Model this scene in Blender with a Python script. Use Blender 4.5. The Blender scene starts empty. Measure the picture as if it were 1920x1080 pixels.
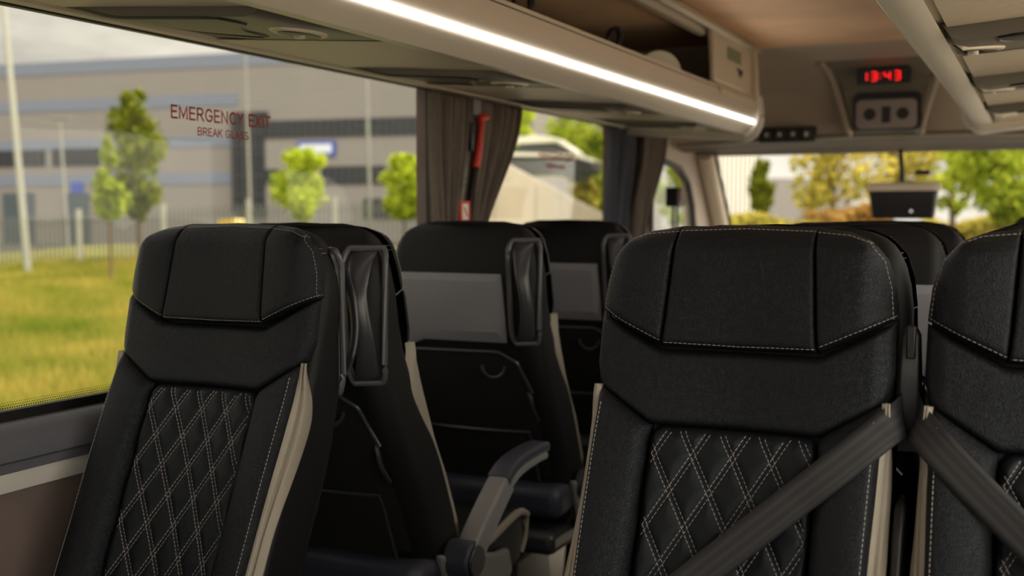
import bpy, bmesh, math, random
from mathutils import Vector, Matrix, noise
PI = math.pi
scene = bpy.context.scene
COL = scene.collection

# ------------------------------------------------------------------ camera
H = 1.25
FPX = 2100.0
PITCH = math.atan(138 / FPX)
YAW = math.atan(1000 / math.hypot(138, FPX))
cam_d = bpy.data.cameras.new('camera')
cam_d.sensor_width = 36.0
cam_d.lens = 36.0 * FPX / 1920
cam_d.clip_start = 0.02
cam_d.clip_end = 600
cam_d.dof.use_dof = True
cam_d.dof.focus_distance = 1.78
cam_d.dof.aperture_fstop = 3.4
cam = bpy.data.objects.new('camera', cam_d)
COL.objects.link(cam)
cam.location = (0, 0, H)
cam.rotation_euler = (PI / 2 - PITCH, 0, YAW)
scene.camera = cam

# ------------------------------------------------------------------ world, sun, exposure
scene.view_settings.view_transform = 'Standard'
scene.view_settings.look = 'None'
scene.view_settings.gamma = 1
scene.view_settings.use_curve_mapping = False
scene.view_settings.exposure = 1.0

world = bpy.data.worlds.new('world')
scene.world = world
world.use_nodes = True
wt = world.node_tree
wt.nodes.clear()
def wn(t, **k):
    n = wt.nodes.new(t)
    for a, b in k.items():
        setattr(n, a, b)
    return n
w_out = wn('ShaderNodeOutputWorld')
w_bg = wn('ShaderNodeBackground')
w_tc = wn('ShaderNodeTexCoord')
w_map = wn('ShaderNodeMapping')
w_map.inputs['Scale'].default_value = (2.2, 2.2, 7.0)
w_ns = wn('ShaderNodeTexNoise')
w_ns.inputs['Scale'].default_value = 1.6
w_ns.inputs['Detail'].default_value = 6
w_ns.inputs['Roughness'].default_value = 0.55
w_cr = wn('ShaderNodeValToRGB')
w_cr.color_ramp.elements[0].position = 0.40
w_cr.color_ramp.elements[0].color = (0.54, 0.50, 0.44, 1)
w_cr.color_ramp.elements[1].position = 0.62
w_cr.color_ramp.elements[1].color = (1.0, 0.91, 0.78, 1)
wt.links.new(w_tc.outputs['Generated'], w_map.inputs['Vector'])
wt.links.new(w_map.outputs['Vector'], w_ns.inputs['Vector'])
wt.links.new(w_ns.outputs['Fac'], w_cr.inputs['Fac'])
wt.links.new(w_cr.outputs['Color'], w_bg.inputs['Color'])
wt.links.new(w_bg.outputs['Background'], w_out.inputs['Surface'])
w_bg.inputs['Strength'].default_value = 1.0
# unseen sky on the driver side and rear, brightened to light the cabin
w_dot = wn('ShaderNodeVectorMath', operation='DOT_PRODUCT')
w_dot.inputs[1].default_value = Vector((0.86, -0.42, 0.28)).normalized()
w_mr = wn('ShaderNodeMapRange')
w_mr.inputs['From Min'].default_value = 0.05
w_mr.inputs['From Max'].default_value = 0.9
w_mr.inputs['To Min'].default_value = 0.62
w_mr.inputs['To Max'].default_value = 3.4
wt.links.new(w_tc.outputs['Generated'], w_dot.inputs[0])
wt.links.new(w_dot.outputs['Value'], w_mr.inputs['Value'])
wt.links.new(w_mr.outputs['Result'], w_bg.inputs['Strength'])

sun_d = bpy.data.lights.new('sun', 'SUN')
sun_d.energy = 3.8
sun_d.color = (1.0, 0.84, 0.6)
sun_d.angle = math.radians(12)
sun = bpy.data.objects.new('sun', sun_d)
COL.objects.link(sun)
sun.location = (10, 30, 40)
SUN_DIR = Vector((0.12, 0.82, 0.57))
sun.rotation_euler = SUN_DIR.to_track_quat('Z', 'Y').to_euler()

# ------------------------------------------------------------------ materials
def srgb(r, g, b):
    f = lambda c: (c / 255 / 12.92) if c / 255 <= 0.04045 else ((c / 255 + 0.055) / 1.055) ** 2.4
    return (f(r), f(g), f(b), 1)

MATS = {}
def mat(name, color, rough=0.5, metal=0.0, bump=None, var=None, spec=0.5, coat=0.0):
    """bump = (kind, scale, strength, distance); var = (scale, amount)"""
    if name in MATS:
        return MATS[name]
    m = bpy.data.materials.new(name)
    m.use_nodes = True
    nt = m.node_tree
    b = nt.nodes['Principled BSDF']
    b.inputs['Base Color'].default_value = color
    b.inputs['Roughness'].default_value = rough
    b.inputs['Metallic'].default_value = metal
    b.inputs['Specular IOR Level'].default_value = spec
    b.inputs['Coat Weight'].default_value = coat
    if 'leather' in name and 'black' in name:
        b.inputs['Specular Tint'].default_value = (0.80, 0.88, 1.0, 1)
    tc = nt.nodes.new('ShaderNodeTexCoord')
    if var:
        n = nt.nodes.new('ShaderNodeTexNoise')
        n.inputs['Scale'].default_value = var[0]
        n.inputs['Detail'].default_value = 5
        nt.links.new(tc.outputs['Object'], n.inputs['Vector'])
        r = nt.nodes.new('ShaderNodeValToRGB')
        a = var[1]
        r.color_ramp.elements[0].position = 0.3
        r.color_ramp.elements[1].position = 0.7
        r.color_ramp.elements[0].color = tuple(c * (1 - a) for c in color[:3]) + (1,)
        r.color_ramp.elements[1].color = tuple(min(1, c * (1 + a)) for c in color[:3]) + (1,)
        nt.links.new(n.outputs['Fac'], r.inputs['Fac'])
        nt.links.new(r.outputs['Color'], b.inputs['Base Color'])
    if bump:
        kind, sc, st, dist = bump
        if kind == 'leather':
            v = nt.nodes.new('ShaderNodeTexVoronoi')
            v.feature = 'DISTANCE_TO_EDGE'
            v.inputs['Scale'].default_value = sc
            nz = nt.nodes.new('ShaderNodeTexNoise')
            nz.inputs['Scale'].default_value = sc * 0.35
            nz.inputs['Detail'].default_value = 3
            mp = nt.nodes.new('ShaderNodeVectorMath')
            mp.operation = 'MULTIPLY_ADD'
            mp.inputs[1].default_value = (0.012, 0.012, 0.012)
            nt.links.new(tc.outputs['Object'], nz.inputs['Vector'])
            nt.links.new(nz.outputs['Color'], mp.inputs[0])
            nt.links.new(tc.outputs['Object'], mp.inputs[2])
            nt.links.new(mp.outputs['Vector'], v.inputs['Vector'])
            mr = nt.nodes.new('ShaderNodeMapRange')
            mr.inputs['From Max'].default_value = 0.25
            nt.links.new(v.outputs['Distance'], mr.inputs['Value'])
            ad = nt.nodes.new('ShaderNodeMath')
            ad.operation = 'ADD'
            nt.links.new(mr.outputs['Result'], ad.inputs[0])
            nt.links.new(nz.outputs['Fac'], ad.inputs[1])
            src = ad.outputs['Value']
        else:
            n2 = nt.nodes.new('ShaderNodeTexNoise')
            n2.inputs['Scale'].default_value = sc
            n2.inputs['Detail'].default_value = 4
            nt.links.new(tc.outputs['Object'], n2.inputs['Vector'])
            src = n2.outputs['Fac']
        bp = nt.nodes.new('ShaderNodeBump')
        bp.inputs['Strength'].default_value = st
        bp.inputs['Distance'].default_value = dist
        nt.links.new(src, bp.inputs['Height'])
        nt.links.new(bp.outputs['Normal'], b.inputs['Normal'])
    MATS[name] = m
    return m

def emit(name, color, strength):
    m = bpy.data.materials.new(name)
    m.use_nodes = True
    nt = m.node_tree
    nt.nodes.clear()
    o = nt.nodes.new('ShaderNodeOutputMaterial')
    e = nt.nodes.new('ShaderNodeEmission')
    e.inputs['Color'].default_value = color
    e.inputs['Strength'].default_value = strength
    nt.links.new(e.outputs[0], o.inputs['Surface'])
    MATS[name] = m
    return m

def glass_mat(name, tint, refl=0.06):
    m = bpy.data.materials.new(name)
    m.use_nodes = True
    nt = m.node_tree
    nt.nodes.clear()
    o = nt.nodes.new('ShaderNodeOutputMaterial')
    t = nt.nodes.new('ShaderNodeBsdfTransparent')
    t.inputs['Color'].default_value = tint
    g = nt.nodes.new('ShaderNodeBsdfGlossy')
    g.inputs['Roughness'].default_value = 0.0
    f = nt.nodes.new('ShaderNodeLayerWeight')
    f.inputs['Blend'].default_value = 0.08
    mr = nt.nodes.new('ShaderNodeMapRange')
    mr.inputs['To Min'].default_value = refl * 0.5
    mr.inputs['To Max'].default_value = 0.5
    nt.links.new(f.outputs['Fresnel'], mr.inputs['Value'])
    mx = nt.nodes.new('ShaderNodeMixShader')
    nt.links.new(mr.outputs['Result'], mx.inputs['Fac'])
    nt.links.new(t.outputs[0], mx.inputs[1])
    nt.links.new(g.outputs[0], mx.inputs[2])
    nt.links.new(mx.outputs[0], o.inputs['Surface'])
    MATS[name] = m
    return m

def leaf_mat(name, c1, c2, trans=0.5, patch=None):
    m = bpy.data.materials.new(name)
    m.use_nodes = True
    nt = m.node_tree
    nt.nodes.clear()
    o = nt.nodes.new('ShaderNodeOutputMaterial')
    ge = nt.nodes.new('ShaderNodeNewGeometry')
    r = nt.nodes.new('ShaderNodeValToRGB')
    r.color_ramp.elements[0].color = c1
    r.color_ramp.elements[1].color = c2
    if patch:
        pn = nt.nodes.new('ShaderNodeTexNoise')
        pn.inputs['Scale'].default_value = patch
        pn.inputs['Detail'].default_value = 3
        nt.links.new(ge.outputs['Position'], pn.inputs['Vector'])
        pm_ = nt.nodes.new('ShaderNodeMapRange')
        pm_.inputs['From Min'].default_value = 0.34
        pm_.inputs['From Max'].default_value = 0.66
        nt.links.new(pn.outputs['Fac'], pm_.inputs['Value'])
        av = nt.nodes.new('ShaderNodeMix')
        av.inputs['Factor'].default_value = 0.42
        nt.links.new(pm_.outputs['Result'], av.inputs['A'])
        nt.links.new(ge.outputs['Random Per Island'], av.inputs['B'])
        nt.links.new(av.outputs['Result'], r.inputs['Fac'])
    else:
        nt.links.new(ge.outputs['Random Per Island'], r.inputs['Fac'])
    d = nt.nodes.new('ShaderNodeBsdfDiffuse')
    t = nt.nodes.new('ShaderNodeBsdfTranslucent')
    nt.links.new(r.outputs['Color'], d.inputs['Color'])
    nt.links.new(r.outputs['Color'], t.inputs['Color'])
    mx = nt.nodes.new('ShaderNodeMixShader')
    mx.inputs['Fac'].default_value = trans
    nt.links.new(d.outputs[0], mx.inputs[1])
    nt.links.new(t.outputs[0], mx.inputs[2])
    nt.links.new(mx.outputs[0], o.inputs['Surface'])
    MATS[name] = m
    return m

def belt_mat():
    m = mat('belt_webbing', srgb(44, 42, 48), 0.6)
    nt = m.node_tree
    b = nt.nodes['Principled BSDF']
    uv = nt.nodes.new('ShaderNodeTexCoord')
    sp = nt.nodes.new('ShaderNodeSeparateXYZ')
    nt.links.new(uv.outputs['UV'], sp.inputs[0])
    r = nt.nodes.new('ShaderNodeValToRGB')
    els = r.color_ramp.elements
    r.color_ramp.interpolation = 'CONSTANT'
    dk, lt = srgb(24, 23, 27), srgb(40, 37, 39)
    els[0].position = 0; els[0].color = dk
    els[1].position = 0.20; els[1].color = lt
    for p, c in ((0.30, dk), (0.44, lt), (0.56, dk), (0.70, lt), (0.80, dk)):
        e = els.new(p); e.color = c
    nt.links.new(sp.outputs['X'], r.inputs['Fac'])
    nt.links.new(r.outputs['Color'], b.inputs['Base Color'])
    w = nt.nodes.new('ShaderNodeTexWave')
    w.inputs['Scale'].default_value = 260
    w.bands_direction = 'Y'
    nt.links.new(uv.outputs['UV'], w.inputs['Vector'])
    bp = nt.nodes.new('ShaderNodeBump')
    bp.inputs['Strength'].default_value = 0.35
    bp.inputs['Distance'].default_value = 0.0006
    nt.links.new(w.outputs['Fac'], bp.inputs['Height'])
    nt.links.new(bp.outputs['Normal'], b.inputs['Normal'])
    return m

def grille_mat():
    m = mat('speaker_mesh', srgb(58, 54, 50), 0.45)
    nt = m.node_tree
    b = nt.nodes['Principled BSDF']
    tc = nt.nodes.new('ShaderNodeTexCoord')
    v = nt.nodes.new('ShaderNodeTexVoronoi')
    v.inputs['Scale'].default_value = 190
    v.inputs['Randomness'].default_value = 0.0
    nt.links.new(tc.outputs['Object'], v.inputs['Vector'])
    r = nt.nodes.new('ShaderNodeValToRGB')
    r.color_ramp.elements[0].position = 0.3
    r.color_ramp.elements[0].color = srgb(14, 13, 12)
    r.color_ramp.elements[1].position = 0.42
    r.color_ramp.elements[1].color = srgb(66, 59, 53)
    nt.links.new(v.outputs['Distance'], r.inputs['Fac'])
    nt.links.new(r.outputs['Color'], b.inputs['Base Color'])
    return m

LEATHER = mat('black_leather', (0.0062, 0.0062, 0.0072, 1), 0.47, bump=('leather', 300, 0.40, 0.0012), spec=0.25)
LEATHER_QUILT = mat('black_leather_quilted', (0.0056, 0.0058, 0.0072, 1), 0.50, bump=('leather', 420, 0.18, 0.0006), spec=0.24)
SHELL = mat('black_seat_cover', (0.0065, 0.0064, 0.0070, 1), 0.55, bump=('leather', 420, 0.18, 0.0007), spec=0.24)
BEIGE = mat('beige_leather', srgb(146, 137, 124), 0.5, bump=('leather', 380, 0.3, 0.0008))
THREAD = mat('grey_thread', srgb(150, 146, 144), 0.7)
GREYP = mat('slate_grey_plastic', srgb(124, 123, 130), 0.5, bump=('noise', 900, 0.12, 0.0004))
DARKP = mat('dark_plastic', srgb(52, 52, 57), 0.34, bump=('noise', 1200, 0.06, 0.0003))
BLACKP = mat('black_plastic', srgb(22, 22, 24), 0.45)
NAVYP = mat('navy_grey_plastic', srgb(52, 55, 68), 0.45)
LIGHTP = mat('light_grey_plastic', srgb(120, 118, 119), 0.5)
RIMM = mat('soft_grey_rim', srgb(74, 73, 78), 0.36)
NETM = mat('black_net', srgb(16, 16, 16), 0.9, bump=('noise', 700, 0.5, 0.002))
BELT = belt_mat()
GRILLE = grille_mat()
RACKM = mat('warm_grey_rack_plastic', srgb(196, 184, 168), 0.42, bump=('noise', 700, 0.05, 0.0003))
RACKS = mat('satin_rack_fascia', srgb(202, 193, 183), 0.34)
RACKD = mat('dark_rack_module', srgb(98, 91, 83), 0.45)
HEADM = mat('brown_header_plastic', srgb(94, 82, 75), 0.55)
RACKIN = mat('rack_lining', srgb(42, 38, 34), 0.9, var=(14, 0.15))
ALU = mat('brushed_aluminium', srgb(190, 180, 165), 0.32, 0.75)
CEILM = mat('tan_ceiling_fabric', srgb(240, 198, 160), 0.95, bump=('noise', 60, 0.2, 0.004), var=(3.5, 0.10))
DOMEM = mat('taupe_cab_plastic', srgb(190, 175, 162), 0.55, bump=('noise', 500, 0.08, 0.0005))
DOMED = mat('olive_grey_console', srgb(134, 126, 112), 0.5)
WALLM = mat('brown_wall_fabric', srgb(104, 90, 86), 0.95, bump=('noise', 260, 0.3, 0.001), var=(9, 0.08))
SILLM = mat('dark_grey_sill_padding', srgb(86, 86, 93), 0.6, bump=('noise', 400, 0.15, 0.0006))
STRIPM = mat('pale_grey_wall_strip', srgb(186, 182, 176), 0.45)
BODYM = mat('dark_body_trim', srgb(60, 58, 60), 0.6)
SEALM = mat('black_seal', srgb(10, 10, 10), 0.5)
CREAM = mat('cream_pillar', srgb(236, 222, 198), 0.5)
FLOORM = mat('dark_floor_vinyl', srgb(44, 42, 42), 0.6, var=(40, 0.2))
CURT = mat('taupe_curtain', srgb(104, 92, 84), 0.9, bump=('noise', 500, 0.2, 0.0008), var=(18, 0.1))
CURTD = mat('slate_curtain', srgb(66, 68, 78), 0.9, bump=('noise', 500, 0.2, 0.0008), var=(18, 0.1))
RED = mat('red_plastic', srgb(196, 52, 34), 0.45)
REDTXT = mat('dark_red_film', srgb(150, 22, 16), 0.6)
WHITE = mat('white_plastic', srgb(232, 226, 216), 0.5)
CHROME = mat('satin_chrome', srgb(200, 200, 200), 0.2, 1.0)
GLASS = glass_mat('window_glass', (0.95, 0.96, 0.945, 1), 0.05)
LED = emit('led_white', (1.0, 0.94, 0.86, 1), 12.0)
REDLED = emit('red_led', (1.0, 0.01, 0.012, 1), 1.3)

# ------------------------------------------------------------------ mesh helpers
class MB:
    def __init__(self):
        self.v = []
        self.f = []
        self.uv = None
    def add(self, vs, fs):
        o = len(self.v)
        self.v += [tuple(p) for p in vs]
        self.f += [tuple(i + o for i in f) for f in fs]
        return self
    def box(self, a, b, M=None):
        (x0, y0, z0), (x1, y1, z1) = a, b
        vs = [Vector(p) for p in ((x0, y0, z0), (x1, y0, z0), (x1, y1, z0), (x0, y1, z0), (x0, y0, z1), (x1, y0, z1), (x1, y1, z1), (x0, y1, z1))]
        if M:
            vs = [M @ p for p in vs]
        return self.add(vs, [(0, 3, 2, 1), (4, 5, 6, 7), (0, 1, 5, 4), (1, 2, 6, 5), (2, 3, 7, 6), (3, 0, 4, 7)])
    def grid(self, fn, nu, nv, closed_u=False):
        vs = [fn(i / nu, j / nv) for j in range(nv + 1) for i in range(nu + (0 if closed_u else 1))]
        w = nu + (0 if closed_u else 1)
        fs = []
        for j in range(nv):
            for i in range(nu):
                i2 = (i + 1) % w
                fs.append((j * w + i, j * w + i2, (j + 1) * w + i2, (j + 1) * w + i))
        return self.add(vs, fs)
    def loft(self, rings, cap=True):
        n = len(rings[0])
        vs = [p for r in rings for p in r]
        fs = []
        for j in range(len(rings) - 1):
            for i in range(n):
                k = (i + 1) % n
                fs.append((j * n + i, j * n + k, (j + 1) * n + k, (j + 1) * n + i))
        if cap:
            fs.append(tuple(reversed(range(n))))
            fs.append(tuple(range((len(rings) - 1) * n, len(rings) * n)))
        return self.add(vs, fs)
    def tube(self, path, r, n=8, flat=None, up=(0, 0, 1), closed=False):
        path = [Vector(p) for p in path]
        rings = []
        m = len(path)
        for i, p in enumerate(path):
            if closed:
                d = path[(i + 1) % m] - path[i - 1]
            else:
                d = path[min(i + 1, m - 1)] - path[max(i - 1, 0)]
            d.normalize()
            u = Vector(up)
            s = d.cross(u)
            if s.length < 1e-4:
                s = d.cross(Vector((1, 0.1, 0)))
            s.normalize()
            t = s.cross(d)
            rr = r[i] if isinstance(r, (list, tuple)) else r
            ra, rb = (rr, rr) if flat is None else (rr, rr * flat)
            rings.append([p + s * math.cos(2 * PI * k / n) * ra + t * math.sin(2 * PI * k / n) * rb for k in range(n)])
        if closed:
            rings.append(rings[0])
        return self.loft(rings, cap=not closed)
    def prism(self, poly, fn, a, b):
        """poly of 2D points, fn(p, h) -> 3D, extruded h from a to b"""
        return self.loft([[fn(p, a) for p in poly], [fn(p, b) for p in poly]])
    def cyl(self, p, q, r, n=24, r2=None):
        return self.tube([p, q], [r, r if r2 is None else r2], n)
    def build(self, name, m, parent=None, smooth=40, bevel=0, segs=2):
        me = bpy.data.meshes.new(name)
        me.from_pydata(self.v, [], self.f)
        bm = bmesh.new()
        bm.from_mesh(me)
        bmesh.ops.remove_doubles(bm, verts=bm.verts, dist=1e-6)
        bmesh.ops.recalc_face_normals(bm, faces=bm.faces)
        bm.to_mesh(me)
        bm.free()
        me.materials.append(m)
        if smooth:
            for p in me.polygons:
                p.use_smooth = True
            me.set_sharp_from_angle(angle=math.radians(smooth))
        o = bpy.data.objects.new(name, me)
        COL.objects.link(o)
        if parent:
            o.parent = parent
        if bevel:
            md = o.modifiers.new('edge', 'BEVEL')
            md.width = bevel
            md.segments = segs
            md.limit_method = 'ANGLE'
            md.angle_limit = math.radians(35)
        return o

def tag(o, label=None, cat=None, group=None, kind=None):
    if label: o['label'] = label
    if cat: o['category'] = cat
    if group: o['group'] = group
    if kind: o['kind'] = kind
    return o

def empty(name, loc=(0, 0, 0), rz=0.0, **k):
    o = bpy.data.objects.new(name, None)
    o.empty_display_size = 0.1
    COL.objects.link(o)
    o.location = loc
    o.rotation_euler = (0, 0, rz)
    return tag(o, **k)

def struct(name, mb, m, parent=None, **k):
    o = mb.build(name, m, parent, **k)
    if parent is None:
        o['kind'] = 'structure'
    return o

def copy_tree(o, parent=None):
    c = o.copy()
    COL.objects.link(c)
    if parent:
        c.parent = parent
    for ch in list(o.children):
        copy_tree(ch, c)
    return c

def lerp(a, b, t):
    return a + (b - a) * t
def interp(tab, x):
    if x <= tab[0][0]: return tab[0][1]
    for (a, va), (b, vb) in zip(tab, tab[1:]):
        if x <= b:
            return va + (vb - va) * (x - a) / (b - a)
    return tab[-1][1]
def smooth01(t):
    t = max(0, min(1, t))
    return t * t * (3 - 2 * t)
def pline(pts, s):
    """point on polyline by length fraction"""
    L = [0]
    for a, b in zip(pts, pts[1:]):
        L.append(L[-1] + math.hypot(b[0] - a[0], b[1] - a[1]))
    x = s * L[-1]
    for i in range(len(pts) - 1):
        if x <= L[i + 1] or i == len(pts) - 2:
            t = (x - L[i]) / max(1e-9, L[i + 1] - L[i])
            return (lerp(pts[i][0], pts[i + 1][0], t), lerp(pts[i][1], pts[i + 1][1], t))
def cr(pts, n):
    """Catmull-Rom through 3D points"""
    P = [Vector(p) for p in pts]
    P = [P[0] * 2 - P[1]] + P + [P[-1] * 2 - P[-2]]
    out = []
    for i in range(1, len(P) - 2):
        for k in range(n):
            t = k / n
            a, b, c, d = P[i - 1:i + 3]
            out.append(0.5 * ((2 * b) + (c - a) * t + (2 * a - 5 * b + 4 * c - d) * t * t + (3 * b - a - 3 * c + d) * t ** 3))
    out.append(P[-2])
    return out
def rrect(w, h, r, n=6):
    out = []
    for cx, cy, a0 in ((w - r, h - r, 0), (-w + r, h - r, PI / 2), (-w + r, -h + r, PI), (w - r, -h + r, 1.5 * PI)):
        for k in range(n + 1):
            a = a0 + PI / 2 * k / n
            out.append((cx + r * math.cos(a), cy + r * math.sin(a)))
    return out

def arc(cx, cy, rx, ry, a0, a1, n=10):
    return [(cx + rx * math.cos(math.radians(lerp(a0, a1, i / n))), cy + ry * math.sin(math.radians(lerp(a0, a1, i / n)))) for i in range(n + 1)]
GLYPH = {   # advance width, strokes in a unit-high cell
    'E': (0.62, [[(0.55, 1), (0.08, 1), (0.08, 0), (0.56, 0)], [(0.08, 0.52), (0.50, 0.52)]]),
    'M': (0.84, [[(0.08, 0), (0.08, 1), (0.42, 0.12), (0.76, 1), (0.76, 0)]]),
    'R': (0.70, [[(0.08, 0), (0.08, 1), (0.38, 1)] + arc(0.38, 0.75, 0.22, 0.25, 90, -90)[1:] + [(0.08, 0.5)], [(0.36, 0.48), (0.64, 0)]]),
    'G': (0.76, [arc(0.40, 0.5, 0.33, 0.5, 42, 330, 18) + [(0.69, 0.46), (0.44, 0.46)]]),
    'N': (0.72, [[(0.08, 0), (0.08, 1), (0.62, 0), (0.62, 1)]]),
    'C': (0.72, [arc(0.40, 0.5, 0.33, 0.5, 42, 318, 18)]),
    'Y': (0.68, [[(0.04, 1), (0.34, 0.45), (0.34, 0)], [(0.64, 1), (0.34, 0.45)]]),
    'X': (0.66, [[(0.04, 1), (0.62, 0)], [(0.62, 1), (0.04, 0)]]),
    'I': (0.24, [[(0.12, 0), (0.12, 1)]]),
    'T': (0.62, [[(0.02, 1), (0.60, 1)], [(0.31, 1), (0.31, 0)]]),
    'B': (0.68, [[(0.08, 0), (0.08, 1), (0.36, 1)] + arc(0.36, 0.76, 0.20, 0.24, 90, -90)[1:] + [(0.08, 0.52)], [(0.36, 0.52)] + arc(0.36, 0.26, 0.24, 0.26, 90, -90)[1:] + [(0.08, 0)]]),
    'A': (0.70, [[(0.03, 0), (0.35, 1), (0.67, 0)], [(0.15, 0.34), (0.55, 0.34)]]),
    'K': (0.68, [[(0.08, 0), (0.08, 1)], [(0.62, 1), (0.10, 0.40)], [(0.28, 0.58), (0.64, 0)]]),
    'L': (0.58, [[(0.08, 1), (0.08, 0), (0.54, 0)]]),
    'S': (0.66, [arc(0.33, 0.76, 0.25, 0.24, 35, 260, 12) + arc(0.33, 0.26, 0.27, 0.26, 80, -150, 12)]),
    ' ': (0.30, []),
}
def text_obj(txt, name, width, height, m, parent, M, weight=0.17):
    """bold sans lettering built from flat strokes; lower left corner at the origin of M"""
    tot = sum(GLYPH[c][0] + 0.10 for c in txt) - 0.10
    sx, sy = width / tot, height / (1 + weight)
    mb = MB()
    x = 0.0
    z = 0.0
    hw = weight * sy / 2
    for c in txt:
        w, strokes = GLYPH[c]
        for st in strokes:
            P = [Vector((x + p[0] * sx, hw + p[1] * sy, 0)) for p in st]
            left, right = [], []
            for i, p in enumerate(P):
                d0 = (p - P[i - 1]).normalized() if i else None
                d1 = (P[i + 1] - p).normalized() if i < len(P) - 1 else None
                d = ((d0 or d1) + (d1 or d0))
                d = d.normalized() if d.length > 1e-6 else (d0 or d1)
                nn = Vector((-d.y, d.x, 0))
                ref = d0 or d1
                k = min(2.2, 1 / max(0.3, abs(nn.dot(Vector((-ref.y, ref.x, 0))))))
                ext = d * (-hw if i == 0 else (hw if i == len(P) - 1 else 0)) * 0.9
                left.append(p + ext + nn * hw * k); right.append(p + ext - nn * hw * k)
            z += 1e-6
            for i in range(len(P) - 1):
                mb.add([M @ (q + Vector((0, 0, z))) for q in (left[i], right[i], right[i + 1], left[i + 1])] + [M @ (q + Vector((0, 0, z + 0.0004))) for q in (left[i], right[i], right[i + 1], left[i + 1])],
                       [(3, 2, 1, 0), (4, 5, 6, 7), (0, 1, 5, 4), (1, 2, 6, 5), (2, 3, 7, 6), (3, 0, 4, 7)])
        x += (w + 0.10) * sx
    return mb.build(name, m, parent, smooth=0)

# ================================================================== THE COACH SHELL
XL, XR = -1.62, 0.32          # inner wall faces
GL, GR = -1.665, 0.365        # glass
YB, YF = -1.9, 5.75
ZS, ZT = 0.885, 1.635         # window opening
ZC = 1.925                    # ceiling

fl = MB().box((XL - 0.1, YB, -0.06), (XR + 0.1, 6.4, 0.0))
struct('floor', fl, FLOORM)
ce = MB().box((XL - 0.1, YB, ZC), (XR + 0.1, 4.62, ZC + 0.05))
struct('ceiling', ce, CEILM)

def side_wall(name, xi, sgn, opens, yend):
    """wall with window openings: opens = [(y0, y1)], sgn = outward direction"""
    xo = xi + sgn * 0.09
    a, b = min(xi, xo), max(xi, xo)
    m = MB()
    m.box((a, YB, -0.06), (b, yend, ZS))
    m.box((a, YB, ZT), (b, yend, ZC + 0.05))
    y = YB
    for (p, q) in opens:
        if p > y:
            m.box((a, y, ZS), (b, p, ZT))
        y = q
    if y < yend:
        m.box((a, y, ZS), (b, yend, ZT))
    return struct(name, m, WALLM, smooth=0)
L_OPEN = [(-1.5, 0.22), (0.38, 2.93), (3.17, 4.50)]
R_OPEN = [(-1.5, 0.22), (0.38, 2.93), (3.17, 4.40)]
side_wall('wall_left', XL, -1, L_OPEN, 4.74)
side_wall('wall_right', XR, 1, R_OPEN, 4.74)
k = 0
WIN = {}
for gx, ops in ((GL, L_OPEN), (GR, R_OPEN)):
    for (p, q) in ops:
        k += 1
        r = struct('window_%d' % k, MB().box((gx - 0.002, p, ZS), (gx + 0.002, q, ZT)), GLASS, smooth=0)
        s = 1 if gx < 0 else -1
        fr = MB()
        t = 0.028
        for (a, b) in (((p, ZS), (q, ZS + 0.018)), ((p, ZT - 0.02), (q, ZT)), ((p, ZS), (p + t, ZT)), ((q - t, ZS), (q, ZT))):
            fr.box((min(gx + s * 0.003, gx + s * 0.02), a[0], a[1]), (max(gx + s * 0.003, gx + s * 0.02), b[0], b[1]))
        fr.build('window_seal', SEALM, r, smooth=0)
        # ceramic dot fringe along the lower edge of the glass
        d = MB()
        if p > 0 and gx < 0:
            for row in range(3):
                yy = p + t
                while yy < q - t and yy < 2.6:
                    sz = 0.0022 - row * 0.0005
                    zc = ZS + 0.0205 + row * 0.0046
                    d.add([(gx + 0.0032, yy + (0.0025 if row % 2 else 0), zc - sz), (gx + 0.0032, yy + sz + (0.0025 if row % 2 else 0), zc), (gx + 0.0032, yy + (0.0025 if row % 2 else 0), zc + sz), (gx + 0.0032, yy - sz + (0.0025 if row % 2 else 0), zc)], [(0, 1, 2, 3)])
                    yy += 0.0052
            d.build('ceramic_dot_fringe', SEALM, r, smooth=0)
        WIN[k] = r

# red exit lettering on the two windows (reads from inside)
def exit_text(win, y0, y1, z0, w2):
    # plane x = glass, along +y seen from the inside (looking to -x, +y runs to the right)
    Mx = Matrix(((0, 0, 1, GL + 0.0035), (1, 0, 0, y0), (0, 1, 0, z0), (0, 0, 0, 1)))
    text_obj('EMERGENCY EXIT', 'exit_lettering', y1 - y0, 0.0292, REDTXT, win, Mx)
    m = (y0 + y1) / 2
    Mx2 = Matrix(((0, 0, 1, GL + 0.0035), (1, 0, 0, m - w2 / 2), (0, 1, 0, z0 - 0.031), (0, 0, 0, 1)))
    text_obj('BREAK GLASS', 'exit_lettering', w2, 0.0185, REDTXT, win, Mx2)
exit_text(WIN[2], 1.83, 2.165, 1.4515, 0.172)
exit_text(WIN[3], 3.72, 4.06, 1.4515, 0.172)

# wall trims under the windows
def side_trims(xi, s, nn):
    prof_sill = [(xi - s * 0.03, 0.8855), (xi + s * 0.012, 0.8855), (xi + s * 0.030, 0.872), (xi + s * 0.036, 0.855), (xi + s * 0.036, 0.828), (xi + s * 0.026, 0.822), (xi + s * 0.024, 0.806), (xi, 0.804)]
    struct('trim_%d' % nn, MB().prism(prof_sill, lambda p, h: (p[0], h, p[1]), YB, 4.7), SILLM, smooth=50)
    prof_strip = [(xi, 0.803), (xi + s * 0.016, 0.803), (xi + s * 0.020, 0.79), (xi + s * 0.018, 0.771), (xi + s * 0.006, 0.766), (xi, 0.766)]
    struct('trim_%d' % (nn + 1), MB().prism(prof_strip, lambda p, h: (p[0], h, p[1]), YB, 4.7), STRIPM, smooth=50)
side_trims(XL, 1, 1)
side_trims(XR, -1, 3)

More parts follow.
